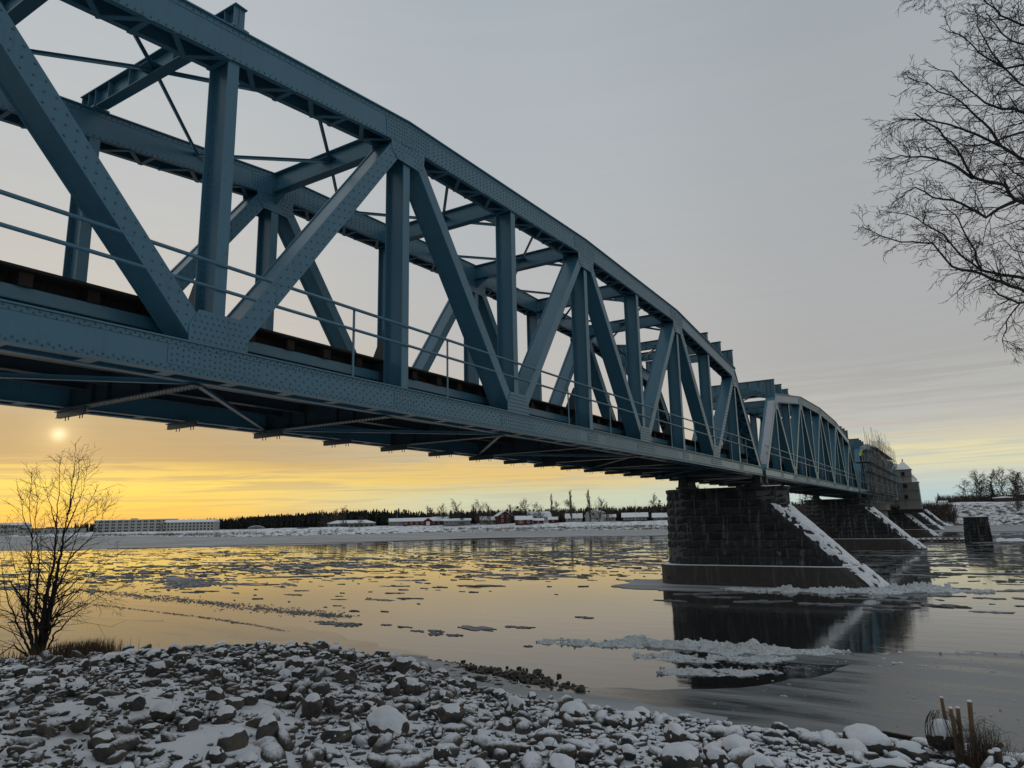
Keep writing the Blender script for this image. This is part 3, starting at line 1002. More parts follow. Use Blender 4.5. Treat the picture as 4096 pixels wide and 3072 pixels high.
    for n_ in (0, .5, 1, 7, 7.5, 8):
        def tp(n_=n_):
            mb = MB(); y_ = yn(n_) + (.05 if n_ < 4 else -.05); z1 = 17.55; zc = zt(n_)
            if n_ in (0, 8):
                z0c = 16.98
                pts = [(-XO, zc + .06), (-XO, z1)] + [(x_, z1 + .0) for x_ in (-1.5, 1.5)] + [(XO, z1), (XO, zc + .06), (XI - .1, zc + .06)]
                for i in range(9):
                    a_ = i / 8; x_ = (XI - .1) - 2.0 * a_
                    pts.append((x_, zc + .06 - .55 * (1 - a_) ** 2 * 0 + (z0c - zc - .06) * math.sin(a_ * math.pi / 2)))
                for i in range(9):
                    a_ = 1 - i / 8; x_ = -(XI - .1) + 2.0 * a_
                    pts.append((x_, zc + .06 + (z0c - zc - .06) * math.sin(a_ * math.pi / 2)))
                mb.prism(pts, 1, y_ - .014, y_ + .014)
            else:
                z0c = max(zc + .10, 16.98)
                mb.box(-XI + .1, XI - .1, y_ - .014, y_ + .014, z0c, z1)
                mb.box(-XI + .1, XI - .1, y_ - .15, y_ + .15, z0c - .025, z0c)
                for s in (-1, 1): mb.box(*sorted((s * XO, s * (XI - .1))), y_ - .014, y_ + .014, zc + .06, z1)
            mb.box(-XO - .05, XO + .05, y_ - .17, y_ + .17, z1 + .002, z1 + .027)
            for s in (-1, 1):
                mb.box(*sorted((s * (XO + .08), s * (XI - .12))), y_ - .22, y_ + .22, zc + .002, zc + .058)
                for x_ in (XO - .02, (XO + XI) / 2, XI + .02, 2.0, 1.0):
                    lo = zc + .06 if x_ > XI - .1 else (z0c if n_ not in (0, 8) else z0c + .02)
                    mb.box(*sorted((s * x_, s * (x_ - .018))), y_ - .15, y_ + .15, lo, z1)
            return mb
        part("portal_beam", ("tp", n_), tp)
    # top bracing: crosses meeting at the middle of each strut
    for n_ in range(1, 8):
        def tb(n_=n_):
            mb = MB()
            for s in (-1, 1):
                a = (s * XI, yn(n_ - .5), zt(n_ - .5) - .28 if n_ > 1 else 17.2); c_ = (0, yn(n_), (zt(n_) - .28 if 1 < n_ < 7 else 17.22)); b = (-s * XI, yn(n_ + .5), zt(n_ + .5) - .28 if n_ < 7 else 17.2)
                for p, q in ((a, c_), (c_, b)):
                    mb.beam(p, q, .11, .014); 
                    mb.beam((p[0], p[1], p[2] - .05), (q[0], q[1], q[2] - .05), .014, .10)
            mb.box(-.32, .32, yn(n_) - .3, yn(n_) + .3, (zt(n_) - .30 if 1 < n_ < 7 else 17.19), (zt(n_) - .288 if 1 < n_ < 7 else 17.205))
            return mb
        part("top_brace", ("tb", n_), tb)
    # end frames
    for n_ in (-1, 9):
      for s_b in (-1, 1):
        def bearing(n_=n_, s_b=s_b):
            mb = MB(); y_ = yn(n_) + (.25 if n_ < 0 else -.25)
            for s in (s_b,):
                xm = s * (XO + XI) / 2
                mb.box(xm - .3, xm + .3, y_ - .3, y_ + .3, 8.36, 8.484)
                mb.prism([(xm - .18, 8.36), (xm + .18, 8.36), (xm + .42, 7.82), (xm - .42, 7.82)], 1, y_ - .05, y_ + .05)
                for q in (-.22, .22): mb.prism([(xm - .16, 8.36), (xm + .16, 8.36), (xm + .4, 7.82), (xm - .4, 7.82)], 1, y_ + q - .03, y_ + q + .03)
                for q in (-.3, -.1, .1, .3): mb.prism([(y_ - .22, 8.36), (y_ + .22, 8.36), (y_ + .38, 7.82), (y_ - .38, 7.82)], 0, xm + q - .025 * 1, xm + q + .025)
                mb.box(xm - .5, xm + .5, y_ - .45, y_ + .45, 7.66, 7.82)
            return mb
        part("bearing", ("bear", n_, s_b), bearing, mat=M["cast"])
    if detail >= 1:
        me_ = cached("rivets%d" % detail, lambda: rv.mesh("rivets"))
        tag(link("rivets", me_, root), kind="stuff")
    return root


SP = 10 * PNL + 0.62 * PNL * 0 + 1.55
YS = [Y0 + SP * k for k in range(5)]
sp1 = span("truss_span", YS[0], "nearest blue riveted truss span crossing from top left to the first stone pier", 2)
sp2 = span("truss_span", YS[1], "second blue truss span with a pale primer strip on its near end post", 1)
sp3 = span("truss_span", YS[2], "third blue truss span standing behind the scaffolding", 0)
sp4 = span("truss_span", YS[3], "blue truss span just beyond the grey boarded tower", 0)
sp5 = span("truss_span", YS[4], "farthest blue truss span reaching the snowy far embankment", 0)
# pale primer strip on the end post of the second span
mbp = MB()
pa, pb = Vector((yn(0), ZT[0] - .5)), Vector((yn(-1), 8.75))
d_ = (pb - pa).normalized(); up_ = Vector((-d_.y, d_.x)); up_ = up_ if up_.y > 0 else -up_
a_, b_ = pa + d_ * .55 + up_ * .3225, pb - d_ * .75 + up_ * .3225
left = []
for i in range(15):
    p = a_.lerp(b_, i / 14)
    left.append((XI + .18 + .05 * mnoise.noise(Vector((i * .7, 0, 3))), p))
vs = []
for x_, p in left: vs.append((x_, p.x, p.y))
for x_, p in left: vs.append((XO + .03, p.x, p.y))
mbp.v = vs; mbp.f = [(i, i + 1, 15 + i + 1, 15 + i) for i in range(14)]
po = mbp.build("primer_strip", M["primer"], sp2, off=OFF); tag(po, "pale unpainted primer strip on the end post")

# ------------------------------------------------------------------ stone piers
BLK = []
for v_ in range(8):
    r_ = random.Random(40 + v_)
    mb = MB(); n = 4
    # face grid looks along -Y, unit block: x -.5..5, y 0 (face) .. 1 (back), z -.5...5
    for j in range(n):
        for i in range(n):
            ex = i in (0, n - 1); ez = j in (0, n - 1)
            x = -.5 + i / (n - 1) + (0 if ex else r_.uniform(-.07, .07)); z = -.5 + j / (n - 1) + (0 if ez else r_.uniform(-.07, .07))
            x *= .978; z *= .945
            y = 0.05 + r_.uniform(-.02, .03) if (ex or ez) else -.07 + r_.uniform(-.10, .06)
            mb.v.append((x, y, z))
    for j in range(n - 1):
        for i in range(n - 1):
            a = j * n + i
            mb.f.append((a, a + 1, a + n + 1, a + n))
    b = len(mb.v)
    mb.v += [(-.49, 1, -.48), (.49, 1, -.48), (.49, 1, .48), (-.49, 1, .48)]
    bot = [i for i in range(n)]; top = [(n - 1) * n + i for i in range(n)]
    lf = [j * n for j in range(n)]; rt = [j * n + n - 1 for j in range(n)]
    mb.f.append(tuple(bot[::-1] + [b, b + 1])); mb.f.append(tuple(top + [b + 2, b + 3]))
    mb.f.append(tuple(lf + [b + 3, b])); mb.f.append(tuple(rt[::-1] + [b + 1, b + 2]))
    BLK.append(fix_normals(mb.mesh("stone_block", M["stone"])))


def outline(xl, hw, xt, taper=1.7, nose=5, rnd=10):
    """closed plan: round downstream end at xl, straight sides, blunt upstream nose ending at xt. starts at the back of the round end"""
    P = []
    for i in range(rnd + 1):
        a = math.pi / 2 + math.pi * i / rnd
        P.append((xl + hw + hw * math.cos(a), hw * math.sin(a)))
    xs = xt - taper
    for i in range(nose + 1):
        a = -math.pi / 2 + math.pi * i / nose
        P.append((xs + taper * math.cos(a), hw * math.sin(a)))
    return P


def loft(mb, levels):
    """levels: list of (z, closed polygon)"""
    n = len(levels[0][1]); b = len(mb.v)
    for z, P in levels: mb.v += [(p[0], p[1], z) for p in P]
    for k in range(len(levels) - 1):
        for i in range(n):
            j = (i + 1) % n
            mb.f.append((b + k * n + i, b + k * n + j, b + (k + 1) * n + j, b + (k + 1) * n + i))
    mb.f.append(tuple(b + i for i in range(n))[::-1])
    mb.f.append(tuple(b + (len(levels) - 1) * n + i for i in range(n)))
    return mb


def path_blocks(P, z, hgt, parent, lmin, lmax, depth, r_, closed_from=0, upto=None):
    """lay blocks along polyline P (plan), outside on the right hand side of travel"""
    pts = [Vector((*p, 0)) for p in P]
    seg = [(pts[i], pts[i + 1]) for i in range(len(pts) - 1)]
    tot = sum((b - a).length for a, b in seg)
    def at_(t):
        for a, b in seg:
            L = (b - a).length
            if t <= L: return a.lerp(b, t / L)
            t -= L
        return pts[-1]
    t = 0.0
    while t < tot - .2:
        p0 = at_(t)
        # shorter on the curve
        q = at_(min(t + .5, tot)); q2 = at_(min(t + 1.0, tot))
        curv = (q - p0).normalized().dot((q2 - q).normalized()) if (q2 - q).length > 1e-3 else 1
        L = r_.uniform(lmin, lmax) * (1.0 if curv > .97 else .55)
        if tot - t - L < .5 * lmin: L = tot - t
        p1 = at_(min(t + L, tot))
        d = p1 - p0; c_ = (p0 + p1) / 2
        ang = math.atan2(d.y, d.x)
        o = link("stone_block", r_.choice(BLK), parent, (c_.x, c_.y, z), (0, 0, ang), (d.length * .99, depth, hgt))
        t += L


def nose_snow(parent, fx, za, zb_, hw, taper, name="snow", seed=1.0, amp=.09, bias=0.0, cover=(-1.1, 1.45)):
    """snow lying on the sloping nose. fx(z) gives the tip x"""
    nu, nv = 90, 48
    mb = MB()
    for i in range(nu + 1):
        z = za + (zb_ - za) * i / nu
        for j in range(nv + 1):
            a = cover[0] + (cover[1] - cover[0]) * j / nv
            xt = fx(z)
            x = xt - taper + taper * math.cos(a); y = hw * math.sin(a)
            nv_ = Vector((math.cos(a) * .75, math.sin(a) * .55, .66)).normalized()
            edge = min(j / 24.0, 1.0, (nv - j) / 6.0 + .3, i / 4.0 + .1, (nu - i) / 4.0 + .1)
            k = bias + 1.0 * edge - .30 + 1.15 * fbm((x * .9, y * .9, z * .9 + seed), 1.9, 5)
            h_ = max(-.10, min(amp, k * .22)) + .03 * fbm((x, y, z + seed), 4.0, 3)
            mb.v.append((x + nv_.x * h_, y + nv_.y * h_, z + nv_.z * h_))
    for i in range(nu):
        for j in range(nv):
            a = i * (nv + 1) + j
            mb.f.append((a, a + 1, a + nv + 2, a + nv + 1))
    return mb.build(name, M["snow"], parent, True)


def pier(yc, label, detail, xl=-21.45 - XC, seed=1):
    r_ = random.Random(seed)
    root = empty("bridge_pier", (XC, yc, 0), label, "bridge pier", "stone river piers of the bridge")
    zc0, ncs, z_pl, z_cap = 1.62, 9, 1.55, 7.30
    ch = (z_cap - z_pl) / ncs
    RID_T, RID_B = 6.25, z_pl
    def tip(z):      # nose tip
        if z >= 6.3: return -11.45 - XC
        return (-11.75 - XC) + (6.3 - z) * 1.01
    def plan(z, grow=0.0):
        bat = (z_cap - z) * .022
        return outline(xl - bat - grow, 1.85 + bat + grow, tip(z) + grow, 1.7 if z < 6.3 else 1.6)
    lev = []
    for k in range(ncs + 1):
        z = z_pl + k * ch
        lev.append((z, plan(z, -.045)))
    lev.append((7.63, plan(7.0, -.10)))
    loft(MB(), lev).build("core", M["mortar"] if detail else M["stone"], root)
    # the smooth sloping ice-breaker nose
    ns = []
    for k in range(25):
        z = z_pl + (6.3 - z_pl) * k / 24
        bat = (z_cap - z) * .022; xt_, hw_ = tip(min(z, 6.29)), 1.85 + bat
        arc = [(xt_ - 1.7 + 1.7 * math.cos(-math.pi / 2 + math.pi * i / 14), hw_ * math.sin(-math.pi / 2 + math.pi * i / 14)) for i in range(15)]
        arc = [(x + .05 * fbm((x, y, z), 2.2, 3), y + .05 * fbm((y, z, x), 2.2, 3)) for x, y in arc]
        ns.append((z, [(xt_ - 2.0, hw_ - .02)] [::-1] + [(xt_ - 2.0, -hw_ + .02)] + arc))
    cw = loft(MB(), ns).build("cutwater", M["stone"], root); fix_normals(cw.data)
    if detail:
        for k in range(ncs):
            z = z_pl + (k + .5) * ch
            P = plan(z)
            # from the far side of the round end, along the near face, round the nose
            path_blocks(P if z > 6.3 else P[:12], z, ch, root, 0.95, 1.75, .55, r_)
        Pc = plan(7.0, .10)
        path_blocks(Pc, 7.47, .34, root, 1.2, 2.0, .6, r_)
        loft(MB(), [(7.30, plan(7.0, -.02)), (7.605, plan(7.0, .02))]).build("cap", M["stone"], root)
        if seed == 1:
            sb = loft(MB(), [(7.606, outline(xl - .1 + 7.9, 1.9, -11.4 - XC)), (7.665, outline(xl + 8.0, 1.82, -11.5 - XC))])
            sb.build("snow", M["snow"], root)
    else:
        loft(MB(), [(7.30, plan(7.0, .10)), (7.63, plan(7.0, .10))]).build("cap", M["stone"], root)
    # concrete skirt with a sloping snowy nose
    def ptip(z): return (-6.65 - XC) + (1.55 - max(z, 0)) * 1.05
    def pplan(z): return outline(xl - .75, 2.55, ptip(z), 2.3, 9, 14)
    loft(MB(), [(-1.0, pplan(0)), (0, pplan(0)), (.8, pplan(.8)), (1.5, pplan(1.5)), (1.56, outline(xl - .70, 2.50, ptip(1.55) - .05, 2.3, 9, 14))]).build("concrete_skirt", M["concrete"], root)
    loft(MB(), [(1.562, outline(xl - .66, 2.46, ptip(1.55) - .08, 2.3, 9, 14)), (1.60, outline(xl - .60, 2.40, ptip(1.55) - .16, 2.3, 9, 14))]).build("snow", M["snow"], root)
    nose_snow(root, lambda z: tip(z) + .03, 1.60, 6.32, 1.99, 1.7, seed=seed * 3.1, amp=.12)
    nose_snow(root, ptip, .12, 1.60, 2.56, 2.3, seed=seed * 5.3, amp=.10, bias=.25, cover=(-.95, 1.5))
    if detail == 2:
        for x_ in (-4.2, -1.9, .45, 2.85, 5.3):
            MB().box(x_ - .13, x_ + .13, -2.60, -2.545, .42, .68).build("anchor_plate", M["concrete"], root)
            MB().box(x_ - .05, x_ + .05, -2.62, -2.601, .50, .60).build("anchor_nut", M["cast"], root)
    return root


YP = [Y0 + 62 + .775 + SP * k for k in range(5)]
pier(YP[0], "nearest dark stone pier with a snowy sloping nose and concrete skirt", 2, seed=1)
pier(YP[1], "second dark stone pier half hidden behind the nearest one", 1, seed=2)
p3o = pier(YP[2], "dark stone pier carrying the grey boarded tower", 1, seed=3)
pier(YP[3], "stone pier with snowy nose just beyond the tower pier", 0, seed=4)
ab = pier(YP[4] + .4, "last stone pier with snowy nose against the far embankment", 0, seed=5)

# round concrete pivot pier under the third span
pv = empty("pivot_pier", (XC, 155.0, 0), "round grey concrete pivot pier behind the second stone pier", "bridge pier")
mb = MB()
ring = lambda r0: [(r0 * math.cos(i * math.pi / 16), r0 * math.sin(i * math.pi / 16)) for i in range(32)]
M["grey_conc"] = stone_mat("grey_concrete", (0.20, 0.19, 0.17), (0.3, 0.29, 0.27), 0.0)
loft(mb, [(-1, ring(4.75)), (1.2, ring(4.7)), (5.85, ring(4.35))]).build("shaft", M["grey_conc"], pv, True)
loft(MB(), [(5.852, ring(4.95)), (6.95, ring(4.95))]).build("cap_slab", M["grey_conc"], pv)
loft(MB(), [(6.952, ring(3.2)), (8.42, ring(3.2))]).build("turntable_ring", M["cast"], pv)

# ------------------------------------------------------------------ boarded tower
tw = empty("boarded_tower", (-9.9, 186.8, 7.64), "grey boarded tower with two stepped snowy roofs on the third stone pier", "tower")
def tbox(nm, x0, x1, y0, y1, z0, z1, m, tp=0.0, parent=tw):
    mb = MB()
    mb.quadbox([(x0 - tp, y0 - tp, z0), (x1 + tp, y0 - tp, z0), (x1 + tp, y1 + tp, z0), (x0 - tp, y1 + tp, z0), (x0, y0, z1), (x1, y0, z1), (x1, y1, z1), (x0, y1, z1)])
    return mb.build(nm, m, parent, off=(-9.9, 186.8, 7.64))
TZ0 = 6.05
tbox("footing", -12.6, -7.5, 184.4, 189.2, 5.2, TZ0 - .002, M["stone"])
lowb = tbox("lower_storeys", -11.95, -7.85, 184.6, 189.0, TZ0, 11.95, M["plaster"], .14)
upb = tbox("upper_storey", -11.98, -9.02, 185.0, 188.4, 11.95, 14.85, M["plaster"], .03)
def board(x, y0, z0, z1, parent): tbox("board_batten", x - .02, x + .02, y0 - .03, y0 + .01, z0, z1, M["plaster"], 0, parent)
for i in range(14):
    x = -11.9 + i * .305; tbox("board_batten", x - .015, x + .015, 184.44, 184.60, TZ0 + .02, 11.93, M["plaster"], 0, lowb)
for i in range(10):
    x = -11.9 + i * .31; tbox("board_batten", x - .015, x + .015, 184.955, 185.0, 11.97, 14.83, M["plaster"], 0, upb)
for z in (8.05, 10.1): tbox("string_course", -12.12, -7.70, 184.40, 184.56, z, z + .07, M["oldwood"], 0, lowb)
tbox("string_course", -12.05, -8.96, 184.92, 184.98, 13.3, 13.36, M["oldwood"], 0, upb)
for (x, z, w_, h_, y0) in ((-10.45, 8.3, .62, .78, 184.50), (-10.42, 10.75, .72, .78, 184.50), (-10.62, 13.5, .60, .80, 184.93)):
    wo_ = tbox("window", x - w_ / 2, x + w_ / 2, y0 - .06, y0 + .10, z, z + h_, M["dark"])
    tbox("frame", x - w_ / 2 - .06, x - w_ / 2 - .001, y0 - .09, y0 + .08, z - .05, z + h_ + .05, M["oldwood"], 0, wo_)
    tbox("frame", x + w_ / 2 + .001, x + w_ / 2 + .06, y0 - .09, y0 + .08, z - .05, z + h_ + .05, M["oldwood"], 0, wo_)
    tbox("lintel", x - w_ / 2 - .14, x + w_ / 2 + .14, y0 - .12, y0 + .08, z + h_ + .051, z + h_ + .13, M["oldwood"], 0, wo_)
mb = MB().tube([(-10.62, 184.88, 13.3), (-10.6, 184.88, 12.1), (-10.5, 184.40, 11.9), (-10.45, 184.38, 9.4), (-10.6, 184.36, 8.0), (-10.6, 184.34, 6.1)], .035, 6)
mb.build("downpipe", M["oldwood"], tw, off=(-9.9, 186.8, 7.64))
def bell_roof(nm, x0, x1, y0, y1, z0, z1, xc, yc_):
    L_ = []
    for k in range(8):
        t = k / 7
        s_ = (1 - t) ** .85; zz = z0 + (z1 - z0) * t
        L_.append((zz, [(xc + (x - xc) * max(s_, .02), yc_ + (y - yc_) * max(s_, .02)) for x, y in ((x0, y0), (x1, y0), (x1, y1), (x0, y1))]))
    mb = loft(MB(), L_)
    return mb.build(nm, M["snow"], tw, off=(-9.9, 186.8, 7.64))
tbox("eaves", -12.2, -8.8, 184.8, 188.6, 14.852, 14.95, M["oldwood"])
bell_roof("snowy_roof", -12.15, -8.85, 184.85, 188.55, 14.952, 16.95, -10.5, 186.7)
tbox("eaves", -12.1, -7.65, 184.45, 189.15, 11.952, 12.02, M["oldwood"])
mb = MB()
P0 = [(-9.0, 184.55), (-7.7, 184.55), (-7.7, 189.05), (-9.0, 189.05)]
loft(mb, [(12.022, P0), (12.5, [(-9.0, 184.9), (-8.15, 184.9), (-8.15, 188.6), (-9.0, 188.6)]), (13.15, [(-9.01, 185.8), (-8.9, 185.8), (-8.9, 187.6), (-9.01, 187.6)])]).build("snowy_roof", M["snow"], tw, off=(-9.9, 186.8, 7.64))
MB().box(-12.0, -9.1, 184.5, 184.94, 12.022, 12.07).build("snow_ledge", M["snow"], tw, off=(-9.9, 186.8, 7.64))
MB().tube([(-10.5, 186.7, 16.6), (-10.5, 186.7, 17.0), (-10.5, 186.7, 17.2), (-10.5, 186.7, 17.5)], [.16, .10, .15, .03], 8).build("finial", M["oldwood"], tw, off=(-9.9, 186.8, 7.64))

# ------------------------------------------------------------------ guide pier (old masonry block) with its timber boom
rp = empty("masonry_block", (1.78, 157.6, 0), "square dark masonry block standing alone in the ice right of the bridge", "pier")
r_ = random.Random(77)
mb = MB(); loft(mb, [(-1, [(-2.05, -2.05), (2.05, -2.05), (2.05, 2.05), (-2.05, 2.05)]), (4.05, [(-1.8, -1.8), (1.8, -1.8), (1.8, 1.8), (-1.8, 1.8)])]).build("core", M["mortar"], rp)
for k in range(7):
    z = .02 + (k + .5) * .58; h_ = 2.12 - k * .036
    path_blocks([(-h_, h_), (-h_, -h_), (h_, -h_), (h_, h_), (-h_, h_)], z, .58, rp, .8, 1.5, .5, r_)
MB().box(-2.0, 2.0, -2.0, 2.0, 4.085, 4.30).build("cap", M["stone"], rp)
MB().box(-1.95, 1.95, -1.95, 1.95, 4.302, 4.36).build("snow", M["snow"], rp)
MB().box(.05, .35, -2.30, -2.12, .0, 2.9).build("fender_post", M["oldwood"], rp)
bo = empty("timber_boom", (-6.0, 155.2, 0), "low row of snow-topped timbers leading from the bridge to the masonry block", "boom")
for i in range(13):
    x = -5.6 + i * .88
    if x > 5.3: break
    MB().tube([(x, -.1, .22 + r_.uniform(0, .1)), (x + .7, .1, .25 + r_.uniform(0, .12))], .25, 8).build("boom_log", M["oldwood"], bo)
    s_ = MB(); loft(s_, [(.36, [(x - .05, -.3), (x + .72, -.3), (x + .72, .3), (x - .05, .3)]), (.5 + r_.uniform(.0, .12), [(x + .08, -.15), (x + .6, -.15), (x + .6, .15), (x + .08, .15)])]).build("snow", M["snow"], bo)
mb = MB()
for i in range(60):
    a = i / 59
    x = 4.4 + a * 22
    for j in range(9):
        y = (j - 4) * .28
        hz = max(0, 1 - (abs(j - 4) / 4.2) ** 2) * (.42 + .35 * fbm((x, y, 1), 1.1, 4))
        mb.v.append((x, 155.3 + y, hz - .02))
for i in range(59):
    for j in range(8):
        a = i * 9 + j; mb.f.append((a, a + 9, a + 10, a + 1))
ir = mb.build("snow_ridge", M["snow"], None, True); tag(ir, "low snow ridge running right from the square masonry block", "ice ridge")

# ------------------------------------------------------------------ scaffolding round the third span
sf = empty("scaffolding", (-12.4, YS[2], 6.2), "dense tube scaffolding wrapping the third truss span", "scaffolding")
tubem = MB().tube([(0, 0, 0), (0, 0, 1)], .028, 6).mesh("scaffold_tube", M["galv"])
tuby = MB().tube([(0, 0, 0), (0, 1, 0)], .026, 6).mesh("scaffold_tube", M["galv"])
tubx = MB().tube([(0, 0, 0), (1, 0, 0)], .026, 6).mesh("scaffold_tube", M["galv"])
r_ = random.Random(5)
nb = 31
YA = 1.0
def scf_top(n): return zt(min(max(n, 0), 8)) if 0 <= n <= 8 else 12.5
for row, x in ((0, 1.05), (1, -.05)):
    for i in range(nb):
        y = YA + i * 2.0
        n_ = y / PNL - 1
        top = scf_top(n_) - 6.2 + r_.choice((.1, .3, 1.0, 1.5, 2.1)) + (0.4 if row else 0)
        link("scaffold_tube", tubem, sf, (x, y, .5 + r_.uniform(-.3, .2)), (r_.uniform(-.006, .006), r_.uniform(-.006, .006), 0), (1, 1, top))
    for k in range(8):
        z = .9 + k * 1.55
        for i in range(nb - 1):
            y = YA + i * 2.0
            if z + 6.2 > scf_top((y + 1) / PNL - 1) + .6: continue
            if r_.random() < .07: continue
            link("scaffold_tube", tuby, sf, (x + .03, y - .1, z + r_.uniform(-.04, .04)), (r_.uniform(-.012, .012), 0, 0), (1, 2.2, 1))
            if row == 0 and k % 2: link("scaffold_tube", tuby, sf, (x + .03, y - .1, z + .55), None, (1, 2.2, 1))
def cross_tubes():
    mb = MB()
    for i in range(nb):
        y = YA + i * 2.0
        for k in range(8):
            z = .95 + k * 1.55
            if z + 6.2 > scf_top(y / PNL - 1) + .5: continue
            mb.tube([(-.9, y + .03, z), (1.2, y + .03, z)], .025, 5)
            if i % 5 == 2 and k < 6: mb.tube([(1.09, y, z), (1.09, y + 2, z + 1.55)], .025, 5)
    return mb
tag(cross_tubes().build("cross_tubes", M["galv"], sf), kind="stuff")
plk = MB().box(0, .98, 0, 3.96, 0, .05).mesh("platform_board", M["oldwood"])
for k in (1, 3, 4, 6):
    z = 1.0 + k * 1.55
    for i in range(15):
        y = YA + i * 4
        if z + 6.2 > scf_top((y + 2) / PNL - 1) - .4: continue
        link("platform_board", plk, sf, (.02, y, z))
# debris netting panels
def net_mat():
    m, t, b = new_mat("debris_netting")
    b.inputs["Base Color"].default_value = (0.06, 0.065, 0.065, 1); b.inputs["Roughness"].default_value = .9
    tr = t.add("ShaderNodeBsdfTransparent"); mx = t.add("ShaderNodeMixShader")
    pos = t.add("ShaderNodeNewGeometry").outputs["Position"]
    t.put(mx.inputs[0], t.ramp(t.noise(pos, 1.2, 6, .7), [(.35, .05), (.65, .45)]))
    t.l.new(tr.outputs[0], mx.inputs[1]); t.l.new(b.outputs[0], mx.inputs[2]); t.l.new(mx.outputs[0], t.n["Material Output"].inputs[0])
    return m
M["net"] = net_mat()
for k in range(6):
    for i in range(15):
        y = YA + i * 4; z = 1.0 + k * 1.6
        if z + 1.6 + 6.2 > scf_top((y + 2) / PNL - 1) or r_.random() < .35: continue
        mb = MB()
        for a in range(5):
            for b_ in range(3): mb.v.append((-.12 + .05 * mnoise.noise(Vector((a, b_, k * 3 + i))), y + a, z + b_ * .8))
        for a in range(4):
            for b_ in range(2): q = a * 3 + b_; mb.f.append((q, q + 3, q + 4, q + 1))
        mb.build("netting_panel", M["net"], sf)
# worker platform at the near end
MB().box(-1.1, 1.1, -1.1, 2.2, 6.98, 7.04).build("platform_board", M["oldwood"], sf)
for x in (-1.0, 1.0):
    link("scaffold_tube", tubem, sf, (x, -1.0, .6), None, (1, 1, 8.2))

# ------------------------------------------------------------------ worker
def skin_body(name, pts, edges, rad, m, parent, root_i=0, sub=2):
    bm = bmesh.new()
    ly = bm.verts.layers.skin.verify()
    vs = [bm.verts.new(p) for p in pts]
    for a, b in edges: bm.edges.new((vs[a], vs[b]))
    for v, r0 in zip(vs, rad): v[ly].radius = (r0, r0) if not isinstance(r0, tuple) else r0
    vs[root_i][ly].use_root = True
    me = bpy.data.meshes.new(name); bm.to_mesh(me); bm.free()
    me.materials.append(m)
    o = link(name, me, parent)
    o.modifiers.new("skin", "SKIN"); s_ = o.modifiers.new("sub", "SUBSURF"); s_.levels = sub; s_.render_levels = sub
    return o
wk = empty("person", (-12.62, 123.4, 13.245), "person in yellow high-visibility jacket and white helmet leaning on the scaffold end", "person", rz=R(-40))
body = skin_body("body", [(0, 0, .88), (0, .03, 1.05), (0, .10, 1.28), (0, .16, 1.44), (0, .22, 1.53), (0, .27, 1.64),
                          (.10, .0, .84), (.11, .02, .46), (.12, -.03, .08), (.12, .10, .04), (-.10, .0, .84), (-.11, .06, .46), (-.13, .02, .08), (-.13, .15, .04),
                          (.19, .14, 1.40), (.27, .26, 1.16), (.22, .44, 1.10), (.20, .54, 1.10), (-.19, .14, 1.40), (-.27, .28, 1.18), (-.20, .46, 1.14), (-.18, .56, 1.14)],
                 [(0, 1), (1, 2), (2, 3), (3, 4), (4, 5), (0, 6), (6, 7), (7, 8), (8, 9), (0, 10), (10, 11), (11, 12), (12, 13), (3, 14), (14, 15), (15, 16), (16, 17), (3, 18), (18, 19), (19, 20), (20, 21)],
                 [.13, .13, .15, .12, .055, .095, .095, .065, .045, .04, .095, .065, .045, .04, .07, .05, .038, .035, .07, .05, .038, .035], M["black_cloth"], wk)
jk = skin_body("jacket", [(0, .0, .86), (0, .03, 1.05), (0, .10, 1.28), (0, .16, 1.45), (0, .19, 1.49), (.19, .14, 1.41), (.27, .26, 1.17), (.22, .42, 1.11), (-.19, .14, 1.41), (-.27, .28, 1.19), (-.20, .44, 1.15)],
               [(0, 1), (1, 2), (2, 3), (3, 4), (3, 5), (5, 6), (6, 7), (3, 8), (8, 9), (9, 10)], [.155, .16, .18, .14, .075, .09, .072, .056, .09, .072, .056], M["hivis"], wk)
mb = MB()
L_ = []
for k in range(6):
    t = k / 5; r0 = .135 * math.cos(t * math.pi / 2 * .96); L_.append((1.66 + .13 * math.sin(t * math.pi / 2), [(r0 * math.cos(i * math.pi / 6), .28 + 1.15 * r0 * math.sin(i * math.pi / 6)) for i in range(12)]))
L_.insert(0, (1.645, [(.15 * math.cos(i * math.pi / 6), .30 + .18 * math.sin(i * math.pi / 6)) for i in range(12)]))
loft(mb, L_).build("helmet", M["helmet"], wk, True)
mb = MB(); loft(mb, [(1.545, [(-.055, .31), (.055, .31), (.055, .375), (-.055, .375)]), (1.645, [(-.07, .31), (.07, .31), (.07, .378), (-.07, .378)])]).build("face", M["skin"], wk)

